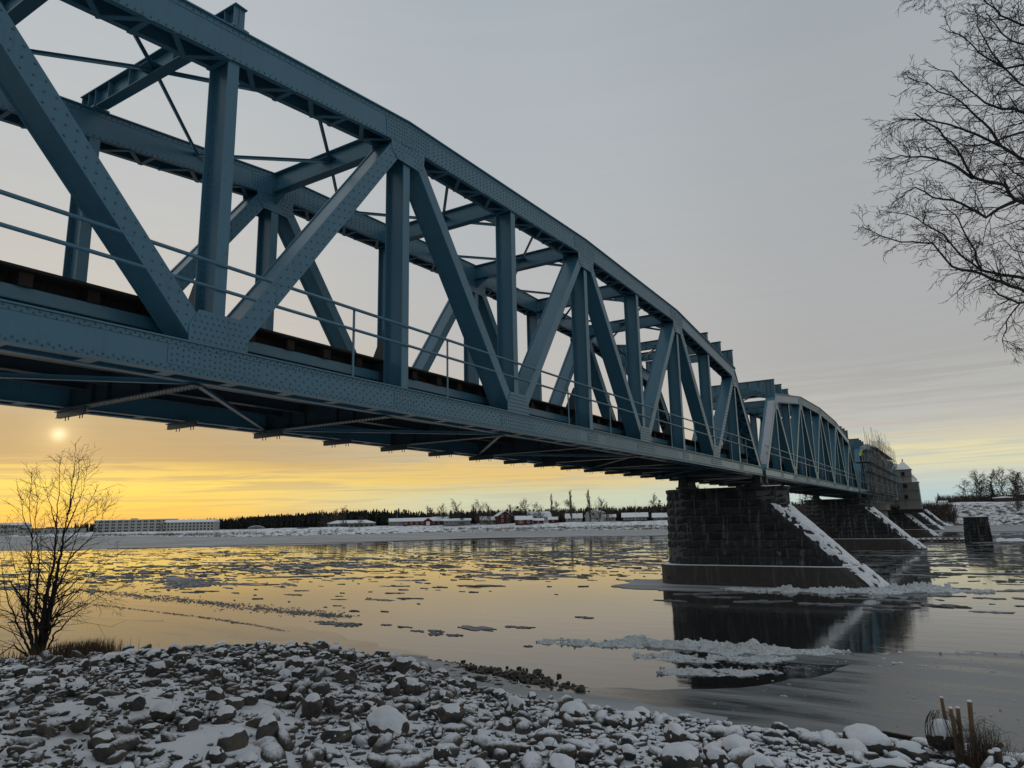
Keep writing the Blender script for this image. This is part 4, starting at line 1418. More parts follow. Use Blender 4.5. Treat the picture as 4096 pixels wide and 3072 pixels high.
# ------------------------------------------------------------------ ice floes
def floe_mesh(seed, rings, sect, ragged=.62):
    r_ = random.Random(seed)
    V, F = [], []
    ph = [r_.uniform(0, 6.28) for _ in range(6)]
    am = [r_.uniform(.3, 1) for _ in range(6)]
    for k in range(rings + 1):
        q = k / rings
        for j in range(sect):
            a = 2 * math.pi * j / sect
            rad = 1 + ragged * sum(am[i] * math.sin((i + 2) * a + ph[i]) for i in range(6)) / 3.2 + r_.uniform(-.10, .10) * (k == rings or 1) * .8
            rr = q * rad
            h_ = .5 + r_.uniform(-.3, .5) if k < rings - 1 else (.75 + r_.uniform(-.5, .7) if k == rings - 1 else -.2)
            if k == rings - 1: rr *= 1.0 + .0
            if k == rings: rr = rad * (1 - 1 / rings) + .012 + .03 * r_.random()
            V.append((rr * math.cos(a), rr * math.sin(a), h_))
    for k in range(rings):
        for j in range(sect):
            j2 = (j + 1) % sect
            a, b, c_, d = k * sect + j, k * sect + j2, (k + 1) * sect + j2, (k + 1) * sect + j
            if k: F.append((a, b, c_))
            F.append((a, c_, d))
    return np.array(V), np.array(F)[:, ::-1]

FL = [floe_mesh(s_, 5, 26) for s_ in range(10)]
FLM = [np_mesh("ice_floe", v, f, M["floe"], False) for v, f in FL]
FLS = [floe_mesh(60 + s_, 2, 17) for s_ in range(6)]
FLT = floe_mesh(91, 2, 8)
cand = []
r_ = random.Random(21)
def in_ice(x, y):
    if x > -19 and y < 36 and (x > -6): return True
    return False
PIERS_Y = YP[:4]
def blocked(x, y, s_):
    for py in PIERS_Y:
        if abs(y - py) < 4.0 + s_ and -24.5 - s_ < x < -3.5 + s_: return True
    if abs(x - XC) < 5.5 + s_ and abs(y - 155) < 5.5 + s_: return True
    if abs(x - 1.8) < 3 + s_ and abs(y - 157.6) < 3 + s_: return True
    return False
# patches of drifting floes, denser far out
def far_limit(a):   # start of far solid ice, by azimuth
    return 262.0
clus = []
for _ in range(110):
    dep = R(r_.uniform(1.2, 4.6)); az_ = R(r_.uniform(-72, 8))
    d = EYE / math.tan(dep)
    clus.append((d * math.sin(az_), d * math.cos(az_), d * r_.uniform(.05, .20), d * r_.uniform(.02, .06)))
for k in range(9500):
    if r_.random() < .66:
        cx_, cy_, sx, sy = r_.choice(clus)
        x = r_.gauss(cx_, sx); y = r_.gauss(cy_, sy * 2.2)
    else:
        dep = R(r_.uniform(.9, 4.6) if r_.random() < .8 else r_.uniform(4, 7.0)); az_ = R(r_.uniform(-74, 12)); d = EYE / math.tan(dep)
        x, y = d * math.sin(az_), d * math.cos(az_)
    d = math.hypot(x, y)
    if y < 33 or d > 330 or d < 44: continue
    if y < 45 and x > -30 and r_.random() < .9: continue
    ye = float(np.interp(x, [q[0] for q in FAR_EDGE], [q[1] for q in FAR_EDGE]))
    if y > ye + 2: continue
    az_ = math.degrees(math.atan2(x, y))
    s_ = (d / 70) ** .55 * math.exp(r_.gauss(-1.2, .65))
    s_ = min(s_, 4.0)
    if d < 85 and r_.random() < .72: continue
    if az_ > -33 and d < 60 and r_.random() < .6: continue
    if blocked(x, y, s_): continue
    cand.append((s_ / d, x, y, s_))
hand = [(-21.8, 31.2, 1.5, .55), (-20.0, 32.4, .9, .35), (-23.2, 29.6, .55, .3), (-24.0, 29.2, .5, .22), (-25.6, 30.0, .45, .2), (-27.0, 30.2, .35, .2), (-22.6, 28.8, .6, .3), (-21.5, 28.9, .5, .25), (-29.6, 29.4, 1.1, .3), (-18.5, 37.0, .7, .3), (-16.7, 27.8, .25, .12),
        (-14.5, 49.5, 1.6, .5), (-11.6, 48.0, 1.9, .55), (-17.0, 46.5, 1.2, .4), (-16, 51.5, 2.4, .5), (-8.0, 47.8, 1.5, .5), (-13.0, 44.5, .6, .22), (-4.2, 51.5, 1.6, .6), (-2.6, 55.2, 1.9, .6), (.8, 54.8, 1.0, .4), (-1.6, 49.5, 1.5, .55), (.7, 47.5, 1.1, .4), (-6.0, 52.0, 1.3, .45), (2.6, 60.5, 1.8, .8), (3.4, 55.0, 1.6, .7)]
for x, y, a, b in hand: cand.append((9, x, y, (a, b)))
cand.sort(key=lambda c_: -c_[0])
FLG = "ice floes drifting on the river"
for i, (q, x, y, s_) in enumerate(cand[:300]):
    if isinstance(s_, tuple): sx, sy = s_
    else: sx, sy = s_ * r_.uniform(1.1, 3.2), s_ * r_.uniform(.28, .6)
    ob = link("ice_floe", FLM[i % 10], None, (x, y, .0), (0, 0, r_.gauss(.1, .25)), (sx, sy, .022 + .03 * r_.random() + .006 * sx))
    tag(ob, "small ragged grey ice floe drifting on the open river", "ice floe", FLG)
rest = cand[300:]
for v in range(6):
    sub = rest[v::6]
    if not sub: continue
    Ms, Ts = [], []
    for q, x, y, s_ in sub:
        a = r_.gauss(.1, .25); sx, sy = s_ * r_.uniform(1.1, 3.6), s_ * r_.uniform(.25, .55); h_ = .02 + .03 * r_.random() + .006 * s_
        Ms.append([[math.cos(a) * sx, -math.sin(a) * sy, 0], [math.sin(a) * sx, math.cos(a) * sy, 0], [0, 0, h_]]); Ts.append((x, y, 0))
    me_ = scatter_mesh("drift_ice", FLS[v][0], FLS[v][1], np.array(Ms), np.array(Ts), M["floe"])
    if v == 0: di = []
    di.append(me_)
# one mass of drift ice
bm = bmesh.new()
for me_ in di: bm.from_mesh(me_)
me_ = bpy.data.meshes.new("drift_ice"); bm.to_mesh(me_); bm.free(); me_.materials.append(M["floe"])
tag(link("drift_ice", me_), "thin scattered drift ice far out on the river", kind="stuff")
# slush lines along the edge of the thin ice
sl = []
def slush(path, w_, n, s0):
    P = [Vector((*p, 0)) for p in path]
    for k in range(n):
        t = r_.random() * (len(P) - 1); i = int(t); p = P[i].lerp(P[i + 1], t - i)
        g = r_.gauss(0, 1)
        sl.append((p.x + r_.gauss(0, .4), p.y + g * w_ * (.4 + .6 * abs(mnoise.noise(Vector((p.x * .3, 0, 0)))) * 2), s0 * math.exp(r_.gauss(0, .5))))
slush([(-70, 36), (-56, 34.2), (-46, 33.2), (-37, 32.2), (-31.5, 31.8)], .85, 2200, .07)
slush([(-58, 29.6), (-46, 28.6), (-38, 27.8), (-33, 26.9), (-30.5, 26.2)], .12, 800, .045)
slush([(-31, 29.8), (-28.5, 29.2)], .3, 160, .12)
slush([(-9.5, 26.3), (-4, 28.6), (2, 33.5), (10, 37)], .5, 220, .10)
slush([(-70, 46), (-60, 42)], 1.6, 500, .4)
Ms, Ts = [], []
for x, y, s_ in sl:
    a = r_.uniform(0, 6.28); Ms.append([[math.cos(a) * s_, -math.sin(a) * s_ * .6, 0], [math.sin(a) * s_, math.cos(a) * s_ * .6, 0], [0, 0, .014 + .05 * s_]]); Ts.append((x, y, 0.012))
tag(link("slush_ice", scatter_mesh("slush_ice", FLT[0], FLT[1], np.array(Ms), np.array(Ts), M["floe"])), "lines of broken slush ice along the edge of the thin ice", kind="stuff")

# ------------------------------------------------------------------ white ice ridges
def ridge(name, path, halfw, hmax, label, seed, n=110, m_=26, mat="ice_white", crag=1.0):
    P = [Vector((*p, 0)) for p in path]
    mb = MB()
    cum = [0]
    for i in range(len(P) - 1): cum.append(cum[-1] + (P[i + 1] - P[i]).length)
    L = cum[-1]
    for i in range(n + 1):
        t = L * i / n
        k = max(j for j in range(len(cum) - 1) if cum[j] <= t + 1e-6)
        f_ = (t - cum[k]) / (cum[k + 1] - cum[k]); c_ = P[k].lerp(P[k + 1], f_); d = (P[k + 1] - P[k]).normalized(); nn = Vector((-d.y, d.x, 0))
        e = math.sin(math.pi * min(1, max(0.0, i / n))) ** .4
        lo = halfw * e * (1 + .5 * fbm((t, seed, 0), .6, 4)) + .02
        hi = halfw * e * (1 + .6 * fbm((t, seed + 5, 0), .5, 4)) + .02
        c_ = c_ + nn * halfw * .5 * fbm((t, seed, 8), .35, 3)
        for j in range(m_ + 1):
            q = -1 + 2 * j / m_
            hw = lo if q < 0 else hi
            x, y = c_.x + nn.x * q * hw, c_.y + nn.y * q * hw
            prof = max(0, 1 - abs(q) ** 5) ** .55
            big = fbm((x * .8, y * 1.3, seed), 1.0, 4)
            cr = .36 + .65 * big + .40 * crag * fbm((x, y, seed + 4), 3.3, 4) + .16 * crag * fbm((x, y, seed + 7), 11.0, 3)
            if cr > .75: cr += (cr - .75) * .9
            z = hmax * (e ** .5) * prof * max(.06, cr) - .03
            mb.v.append((x + .05 * fbm((x, y, seed + 2), 6.0, 3), y + .06 * fbm((y, x, seed + 3), 6.0, 3), z))
    for i in range(n):
        for j in range(m_):
            a = i * (m_ + 1) + j
            mb.f.append((a, a + m_ + 1, a + m_ + 2, a + 1))
    o = mb.build(name, M[mat], None, False)
    # crumbs of ice lying on it
    rc = random.Random(int(abs(seed) * 10) + n); Ms, Ts = [], []
    for k in range(int(L * halfw * 38)):
        p = mb.v[rc.randrange(len(mb.v))]
        if p[2] < .02: continue
        s_ = min(.09, .034 * math.exp(rc.gauss(0, .55)))
        q_ = Matrix.Rotation(rc.uniform(0, 6.28), 3, "Z") @ Matrix.Rotation(rc.gauss(0, .6), 3, "X") @ Matrix.Diagonal((s_ * 1.3, s_, s_ * .8))
        Ms.append([list(r0) for r0 in q_]); Ts.append((p[0] + rc.gauss(0, .04), p[1] + rc.gauss(0, .04), p[2] + .3 * s_))
    if Ms: tag(link("ice_crumbs", scatter_mesh("ice_crumbs", CRV, CRF, np.array(Ms), np.array(Ts), M[mat]), o), kind="stuff")
    return tag(o, label, "ice ridge")
CRV, CRF = None, None
def _crumb():
    r_ = random.Random(2)
    bm = bmesh.new(); bmesh.ops.create_icosphere(bm, subdivisions=1, radius=1.0)
    V = np.array([v.co[:] for v in bm.verts]); F = np.array([[v.index for v in f.verts] for f in bm.faces]); bm.free()
    return V * np.array([[r_.uniform(.6, 1.25)] for _ in V]), F
CRV, CRF = _crumb()
ridge("ice_ridge", [(-16.9, 28.9), (-14.5, 29.8), (-12, 30.4), (-9, 30.7), (-6.6, 31.0), (-4.4, 32.2)], 1.15, .24, "long white crusty ice ridge in the water before the nearest pier", 1.0, 240, 48)
ridge("ice_ridge", [(-11.7, 27.4), (-9.8, 28.1), (-8.0, 28.7), (-5.9, 29.2)], .8, .20, "middle white ice crust lying just in front of the longest ridge", 2.0, 170, 36)
ridge("ice_ridge", [(-9.9, 25.2), (-8.6, 25.9), (-7.3, 26.4), (-5.9, 26.9)], .6, .18, "smallest white ice crust nearest the stony bank", 3.0, 140, 32)
ridge("ice_ridge", [(-16.5, 54.8), (-13, 55.0), (-9, 55.6), (-6, 56.4), (-3.2, 57.8), (-.8, 59.2), (1.2, 60.0)], 1.3, .34, "white ice ridge heaped along the foot of the nearest pier", 4.0, 240, 36)
ridge("ice_ridge", [(-7.4, 57.2), (-5.4, 58.2), (-3.0, 59.2), (-1.2, 59.6)], 1.3, .62, "piled white ice against the snowy nose of the nearest pier", 5.0, 130, 36)
sheet("pier_ice", [(-24.5, 54), (-20, 52.6), (-16, 53.6), (-11, 54.3), (-6, 55.2), (-2.5, 57.0), (-4, 60), (-14, 59), (-22, 63), (-25.5, 60)], .045, M["far_ice"], 1.0, 9)
ridge("ice_ridge", [(-5.4, 30.6), (-3.6, 32.0), (-.5, 33.6), (3, 34.9), (9, 36.6), (20, 38.6)], .30, .12, "thin broken ice crust along the far edge of the shore ice", 6.0, 260, 14)
sheet("shore_snow", [(-21.5, 23.6), (-19, 23.9), (-17.2, 23.2), (-15.8, 22.2), (-13.8, 21.6), (-12.2, 21.0), (-10, 20.9), (-8, 20.7), (-6, 20.4), (-6, 19), (-12, 19), (-17, 20.4), (-21, 21.5)], .06, M["far_ice"], 1.2, 10)
sheet("slush_sheet", [(-8, 30.2), (-6, 31.0), (-4, 32.0), (-3, 31.5), (-3.4, 30.0), (-4.6, 29.2), (-6.2, 28.9), (-8, 29.1)], .03, M["shore_ice"], .8, 10)
r2 = random.Random(9)
for (x, y, s_) in ((-2.6, 30.4, .3), (-3.3, 31.0, .22), (-1.9, 30.2, .25), (-.6, 33.6, .3), (-5.2, 29.9, .3), (1.4, 34.2, .3)):
    ridge("ice_lump", [(x - s_, y - .05), (x, y), (x + s_, y + .08)], .14, .22, "small white ice lump frozen on the shore ice", x * 3, 16, 8)["group"] = "white lumps on the shore ice"
Ms, Ts = [], []
for k in range(260):
    x = r2.uniform(-7, 12); y = r2.uniform(21, 34 + .2 * x)
    if mnoise.noise(Vector((x * .35, y * .8, 2))) < .02: continue
    s_ = .036 * math.exp(r2.gauss(0, .6)); a = r2.uniform(0, 6.3)
    Ms.append([[math.cos(a) * s_ * 1.6, -math.sin(a) * s_, 0], [math.sin(a) * s_ * 1.6, math.cos(a) * s_, 0], [0, 0, .02]]); Ts.append((x, y, .037))
tag(link("ice_flakes", scatter_mesh("ice_flakes", FLS[1][0], FLS[1][1], np.array(Ms), np.array(Ts), M["ice_white"])), "small white flakes scattered on the grey shore ice", kind="stuff")

# ------------------------------------------------------------------ boulders of the bank
def boulder(seed, sub, cuts=9, flat=1.0):
    r_ = random.Random(seed)
    bm = bmesh.new(); bmesh.ops.create_icosphere(bm, subdivisions=sub, radius=1.0)
    V = np.array([v.co[:] for v in bm.verts]); F = np.array([[v.index for v in f.verts] for f in bm.faces]); bm.free()
    pl = []
    for _ in range(cuts):
        n = Vector((r_.gauss(0, 1), r_.gauss(0, 1), r_.gauss(0, .8))).normalized(); pl.append((np.array(n), r_.uniform(.66, .95)))
    for n, d in pl:
        k = V @ n
        over = k > d
        V[over] -= np.outer((k[over] - d) * .72, n)
    S = np.array([r_.uniform(.9, 1.25), r_.uniform(.75, 1.0), r_.uniform(.62, .95) * flat])
    V = V * S
    for i in range(len(V)):
        p = V[i]; q = 1 + .10 * fbm((p[0] + seed, p[1], p[2]), 1.6, 3) + .03 * fbm((p[0], p[1] + seed, p[2]), 5, 3)
        V[i] = p * q
    return V, F
def vnorm(V, F):
    N = np.zeros_like(V)
    fn = np.cross(V[F[:, 1]] - V[F[:, 0]], V[F[:, 2]] - V[F[:, 0]])
    for k in range(3): np.add.at(N, F[:, k], fn)
    return N / np.maximum(np.linalg.norm(N, axis=1, keepdims=True), 1e-9)
def snow_cap(V, F, seed, amt, thick=.085):
    N = vnorm(V, F)
    sm = N[:, 2]
    W_ = V.copy()
    for i in range(len(V)):
        k = (sm[i] - amt) * 1.7 + .55 * fbm(tuple(V[i] * 1.0 + seed), 1.7, 3)
        h_ = max(-.04, min(thick, k * .12))
        if h_ < 0: W_[i] = V[i] + N[i] * h_
        else: W_[i] = V[i] + np.array([N[i, 0] * .35, N[i, 1] * .35, 1.0]) * h_
    return W_
BV = []
for k in range(14):
    V, F = boulder(300 + k, 4, 7 + k % 5)
    amt = (.36, .46, .56, .30)[k % 4]
    BV.append((np_mesh("boulder", V, F, M["rock"], True), np_mesh("snow_cap", snow_cap(V, F, k * 1.7, amt), F, M["snow"], True), float(V[:, 2].min())))
BT = []
for k in range(6):
    V, F = boulder(400 + k, 4, 13)
    BT.append((np_mesh("boulder", V, F, M["rock"], True), np_mesh("snow_cap", snow_cap(V, F, k * 2.7, .66, .05), F, M["snow"], True), float(V[:, 2].min())))
placed = []
def put_rock(x, y, s_, label, group, variants, rz=None, sc=(1, 1, 1), sink=.45, z=None):
    b = rr.choice(variants)
    zz = float(bank_z(x, y)) if z is None else z
    o = link("boulder", b[0], None, (x, y, zz - b[2] * s_ * sc[2] * (1 - sink) * .9), (0, 0, rr.uniform(0, 6.28) if rz is None else rz), (s_ * sc[0], s_ * sc[1], s_ * sc[2]))
    tag(o, label, "boulder", group)
    link("snow_cap", b[1], o)
    placed.append((x, y, s_ * .8))
    return o
rr = random.Random(31)
special = [(-11.75, 13.2, .50, "large flat-topped boulder under a thick snow slab in the middle foreground", (1.15, 1.0, .95)),
           (-2.45, 18.7, .60, "biggest reddish-brown boulder at the water's edge, half covered by snow", (1.2, .9, .95)),
           (-1.58, 18.3, .40, "grey-brown boulder between the reddish boulder and the stakes", (1.25, .9, .8)),
           (-5.25, 14.45, .42, "dark pointed boulder at the bottom edge of the picture", (1.2, 1, 1.1)),
           (-4.6, 16.0, .42, "dark upright boulder with patchy snow right of centre", (.8, .85, 1.35)),
           (-10.55, 16.9, .40, "tall pale pointed boulder dusted with snow beside the shore ice", (.9, .8, 1.4)),
           (-9.2, 17.6, .38, "snow-capped brown boulder at the edge of the shore ice", (1.2, .9, 1.0)),
           (-7.6, 17.6, .36, "rounded brown boulder standing at the waterline", (1.0, .9, 1.2)),
           (-23.2, 21.6, .22, "thin pointed dark stone sticking up on the left crest", (.55, .5, 1.9)),
           (-24.2, 21.2, .42, "round dark boulder on the left crest against the water", (1, .9, 1.1)),
           (-27.2, 19.3, .42, "flat-topped snowy boulder alone on the far left crest", (1.3, .9, .7)),
           (-15.5, 10.1, .36, "round boulder with a clean snow cap in the left foreground", (1.05, 1, 1)),
           (-14.6, 11.0, .40, "brown-fronted boulder with snow on top, left of centre", (1.2, .9, .9))]
for x, y, s_, lb, sc in special: put_rock(x, y, s_ * (.72 if x < -12.5 else .85), lb, None, BV, sc=sc)
N_IND = 0
tries = 0
cellr = {}
def near_ok(x, y, r0):
    for (a, b, c_) in placed:
        if (a - x) ** 2 + (b - y) ** 2 < (.78 * (c_ + r0)) ** 2: return False
    return True
sizes = sorted([min(.31, math.exp(rr.gauss(math.log(.20), .33))) for _ in range(300)], reverse=True)
for s_ in sizes:
    for _ in range(60):
        x = rr.uniform(-31, 1.2); y = rr.uniform(7.5, 23)
        sd_ = float(inland(x, y))
        if sd_ < .35: continue
        d = math.hypot(x, y); az_ = math.degrees(math.atan2(x, y))
        if az_ > 2.5 or az_ < -69: continue
        zz = float(bank_z(x, y))
        if math.degrees(math.atan2(EYE - zz, d)) > 26: continue
        left = x < -13 and y < 12.5
        if s_ > .38 and left: continue
        if near_ok(x, y, s_ * .8):
            thin = (x < -11 and rr.random() < .85) or (x < -7 and rr.random() < .4)
            put_rock(x, y, s_ * (.8 if left else 1), "thinly snow-dusted dark boulder among the stones of the left bank" if thin else "snow-capped boulder among the stones of the near bank",
                     "thinly dusted boulders" if thin else "snow-capped boulders", BT if thin else BV, sc=(rr.uniform(.85, 1.3), rr.uniform(.8, 1.1), rr.uniform(.75, 1.2)), sink=rr.uniform(.25, .6))
            break
# the smaller stones: far too many to count
SV = [boulder(500 + k, 2, 12) for k in range(6)]
pos = [[] for _ in range(6)]
PA = np.array(placed)
for k in range(18500):
    x = rr.uniform(-33, 3.0); y = rr.uniform(5.5, 23)
    sd_ = float(inland(x, y))
    if sd_ < .05: continue
    az_ = math.degrees(math.atan2(x, y))
    if az_ > 5 or az_ < -72: continue
    d = math.hypot(x, y)
    s_ = math.exp(rr.gauss(math.log(.068), .55))
    if x < -13 and y < 12.5: s_ *= .75
    s_ = min(s_, .30)
    if np.min((PA[:, 0] - x) ** 2 + (PA[:, 1] - y) ** 2 - (PA[:, 2] * .75) ** 2) < 0: continue
    sx, sy, sz = s_ * rr.uniform(.9, 1.5), s_ * rr.uniform(.75, 1.1), s_ * rr.uniform(.55, 1.0)
    q_ = Matrix.Rotation(rr.uniform(0, 6.28), 3, "Z") @ Matrix.Rotation(rr.gauss(0, .55), 3, "X") @ Matrix.Rotation(rr.gauss(0, .5), 3, "Y") @ Matrix.Diagonal((sx, sy, sz))
    pos[k % 6].append(([list(r0) for r0 in q_], (x, y, float(bank_z(x, y)) + rr.uniform(.05, .45) * s_)))
bm = bmesh.new()
for v in range(6):
    me_ = scatter_mesh("tmp", SV[v][0], SV[v][1], np.array([p[0] for p in pos[v]]), np.array([p[1] for p in pos[v]]), M["rock_small"], True)
    bm.from_mesh(me_); bpy.data.meshes.remove(me_)
me_ = bpy.data.meshes.new("small_stones"); bm.to_mesh(me_); bm.free(); me_.materials.append(M["rock_small"])
tag(link("small_stones", me_), "countless small snow-dusted stones covering the near bank", kind="stuff")
# dark wet gravel at the waterline
M["wet"] = simple("wet_black_gravel", (0.02, 0.018, 0.016), .5, .4, 5)
Ms, Ts = [], []
for (cx_, cy_, sx, sy, n) in ((-14.4, 22.5, .9, .45, 190), (-16.2, 22.9, .7, .25, 70), (-12.6, 21.9, .7, .22, 90), (-17.8, 23.3, .9, .3, 40), (-15.0, 21.3, 1.5, .3, 160), (-11.5, 21.5, .5, .15, 30)):
    for k in range(n):
        s_ = .05 * math.exp(rr.gauss(0, .5)); a = rr.uniform(0, 6.28)
        Ms.append([[math.cos(a) * s_ * 1.4, -math.sin(a) * s_, 0], [math.sin(a) * s_ * 1.4, math.cos(a) * s_, 0], [0, 0, s_ * .9]]); Ts.append((rr.gauss(cx_, sx), rr.gauss(cy_, sy), .03))
tag(link("wet_gravel", scatter_mesh("wet_gravel", CRV, CRF, np.array(Ms), np.array(Ts), M["wet"], True)), "black wet gravel showing at the ice edge", kind="stuff")

# ------------------------------------------------------------------ far land
FS = [(-1700, 470), (-1100, 370), (-700, 300), (-520, 275), (-428, 262), (-380, 245), (-330, 234), (-289, 230), (-275, 245), (-262, 262), (-247, 285), (-233, 305), (-210, 309), (-180, 312), (-150, 312), (-114, 311), (-80, 313), (-55, 314), (-38, 316), (-24, 318), (-12, 319), (0, 321), (12, 322), (30, 322), (60, 322), (120, 324), (300, 330), (900, 350)]
OFFS = [(-4, -.6), (0, -.05), (1.5, .5), (4, 1.0), (9, 1.5), (16, 2.2), (24, 2.9), (34, 3.4), (50, 3.6), (80, 3.4), (150, 3.2), (320, 3.5), (700, 6), (1800, 14), (5000, 30)]
fine = []
for i in range(len(FS) - 1):
    a, b = Vector((*FS[i], 0)), Vector((*FS[i + 1], 0)); k = max(1, int((b - a).length / 6))
    for j in range(k): fine.append(a.lerp(b, j / k))
fine.append(Vector((*FS[-1], 0)))
rows = []
V = []
of2 = []
for i in range(len(OFFS) - 1):
    k = 3 if OFFS[i + 1][0] < 60 else 2
    for j in range(k): of2.append((OFFS[i][0] + (OFFS[i + 1][0] - OFFS[i][0]) * j / k, OFFS[i][1] + (OFFS[i + 1][1] - OFFS[i][1]) * j / k))
of2.append(OFFS[-1])
def land_pt(p, o_, z):
    dirx = -.45 if p.x < -250 else (-.45 * (-180 - p.x) / 70 if p.x < -180 else 0)
    x, y = p.x + dirx * o_, p.y + o_ * .93
    em = min(1, max(0, (p.x + 46) / 30))
    ze = np.interp(o_, [-4, 0, 2, 10, 20, 29, 40, 200, 5000], [-.6, -.05, .7, 2.6, 6.0, 8.5, 9.0, 9.5, 30])
    z = z * (1 - em) + ze * em
    if p.x < -300: z *= 1 - .45 * min(1, (-300 - p.x) / 120) * (1 if o_ < 700 else .3)
    n_ = fbm((x, y, 0), .06, 4) * .5 * min(1, o_ / 6 if o_ > 0 else 0) + fbm((x, y, 3), .35, 3) * .28 * min(1, max(0, o_)) * (1.6 if em > .5 and 2 < o_ < 28 else .7)
    return (x, y, z + n_)
for o_, z in of2:
    for p in fine: V.append(land_pt(p, o_, z))
nf = len(fine)
idx = np.arange(len(of2) * nf).reshape(len(of2), nf)
F4 = np.stack([idx[:-1, :-1], idx[:-1, 1:], idx[1:, 1:], idx[1:, :-1]], -1).reshape(-1, 4)
tag(link("far_land", np_mesh("far_land", V, F4, M["field"], True)), kind="structure")

# ------------------------------------------------------------------ houses
WM = {"red": simple("falu_red_boards", (0.085, 0.015, 0.012), .85, .15, 1.0), "white": simple("white_boards", (0.42, 0.43, 0.42), .8, .08, 1.0), "grey": simple("grey_boards", (0.17, 0.17, 0.165), .85, .1, 1.0),
      "beige": simple("beige_render", (0.30, 0.27, 0.22), .85, .1, 1.0), "dark": simple("dark_brown_boards", (0.045, 0.036, 0.030), .85, .2, 1.0), "pale": simple("pale_concrete_panels", (0.36, 0.37, 0.35), .85, .06, .4)}
RM = simple("snowy_roof", (0.78, 0.80, 0.84), .7, .1, .6)
EV = M["oldwood"]


def house(nm, label, X, Y, zb, w_, d_, hw, hr, wall, rz, style="gable", wins=((.25, .5), (.7, .5)), ww=1.1, wh=1.2, gable_front=False, cat="house", door=None, trim=True):
    """front face looks along local -Y; w_ along local x; hw wall height, hr roof rise"""
    root = empty(nm, (X, Y, zb), label, cat, rz=rz)
    zf = -1.2
    mb = MB()
    a, b = w_ / 2, d_ / 2
    if style == "flat" or style == "hip":
        mb.box(-a, a, -b, b, zf, hw)
    elif gable_front:
        prof = [(-a, zf), (a, zf), (a, hw)] + ([(a * .72, hw + hr * .62)] if style == "gambrel" else []) + [(0, hw + hr)] + ([(-a * .72, hw + hr * .62)] if style == "gambrel" else []) + [(-a, hw)]
        mb.prism(prof, 1, -b, b)
    else:
        prof = [(-b, zf), (b, zf), (b, hw)] + ([(b * .72, hw + hr * .62)] if style == "gambrel" else []) + [(0, hw + hr)] + ([(-b * .72, hw + hr * .62)] if style == "gambrel" else []) + [(-b, hw)]
        mb.prism(prof, 0, -a, a)
    fix_normals(mb.build("wall", WM[wall], root).data)
    # roof slabs with snow
    t_, ov = .28, .45
    mb = MB()
    if style == "flat":
        mb.box(-a - .3, a + .3, -b - .3, b + .3, hw + .002, hw + .3)
    elif style == "hip":
        r0 = min(a, b) * .95
        loft(mb, [(hw + .002, [(-a - ov, -b - ov), (a + ov, -b - ov), (a + ov, b + ov), (-a - ov, b + ov)]), (hw + .2, [(-a - ov, -b - ov), (a + ov, -b - ov), (a + ov, b + ov), (-a - ov, b + ov)]), (hw + hr, [(-a + r0, -.1), (a - r0, -.1), (a - r0, .1), (-a + r0, .1)])])
    else:
        h2 = (a if gable_front else b)
        line = [(h2 + ov, hw - ov * hr / h2 * .8)] + ([(h2 * .74, hw + hr * .64)] if style == "gambrel" else []) + [(0, hw + hr + .03)]
        line = line + [(-p, q) for p, q in line[:-1][::-1]]
        poly = [(p, q + .01) for p, q in line] + [(p, q + t_) for p, q in line[::-1]]
        L_ = (b if gable_front else a) + ov
        mb.prism(poly, 1 if gable_front else 0, -L_, L_)
    ro = mb.build("roof", RM, root); fix_normals(ro.data)
    if style in ("gable", "gambrel") and w_ < 16:
        MB().box(a * .3, a * .3 + .6, -.3, .3, hw + hr * .6, hw + hr + .75).build("chimney", M["oldwood"], ro)
    for (fx, fz) in wins:
        x, z = -a + fx * w_, fz
        wo_ = MB().box(x - ww / 2, x + ww / 2, -b - .05, -b + .02, z - wh / 2, z + wh / 2).build("window", M["glass"], root)
        if trim:
            fm = MB()
            for q in (-1, 1):
                fm.box(x + q * (ww / 2 + .06) - .06, x + q * (ww / 2 + .06) + .06, -b - .09, -b + .01, z - wh / 2 - .12, z + wh / 2 + .12)
            fm.box(x - ww / 2, x + ww / 2, -b - .08, -b + .01, z + wh / 2, z + wh / 2 + .12); fm.box(x - ww / 2, x + ww / 2, -b - .08, -b + .01, z - wh / 2 - .12, z - wh / 2); fm.box(x - .035, x + .035, -b - .075, -b - .051, z - wh / 2, z + wh / 2)
            fm.build("frame", M["white_trim"], wo_)
    if door is not None:
        x = -a + door * w_
        MB().box(x - .5, x + .5, -b - .06, -b + .02, 0, 2.0).build("door", M["oldwood"], root)
    return root


def face(X, Y, extra=0.0): return math.atan2(-X, Y) * -1 * -1 * 1.0 * 0 + math.atan2(X, -Y) * 0 + (-math.atan2(X, Y)) * 1.0 + extra
def row(n, z, a=.08, b=.92): return [(a + (b - a) * i / (n - 1), z) for i in range(n)]
H = house
H("bungalow", "long low bungalow with snowy hip roof at the left end of the village", -295, 300, 2.6, 26, 10, 2.9, 1.7, "grey", face(-295, 300), "hip", row(9, 1.6), 1.2, 1.2, trim=False)
H("house", "pale house with a snowy roof behind the flagpole", -279, 322, 3.4, 11, 8, 2.6, 1.5, "grey", face(-279, 322, .1), "gable", row(3, 1.5, .2, .8), door=.5)
hh = H("house", "long red house with a white-trimmed entrance gable", -262, 320, 3.4, 18, 8, 2.6, 1.5, "red", face(-262, 320), "gable", row(6, 1.5), 1.0, 1.1)
g = MB(); g.prism([(2.2, -.9), (7.2, -.9), (7.2, 2.4), (4.7, 4.2), (2.2, 2.4)], 1, -6.2, -4.1); fix_normals(g.build("porch", WM["red"], hh).data)
g = MB(); g.prism([(1.8, 2.25), (4.7, 4.35), (7.6, 2.25), (7.6, 2.5), (4.7, 4.6), (1.8, 2.5)], 1, -6.5, -3.5); fix_normals(g.build("porch_roof", RM, hh).data)
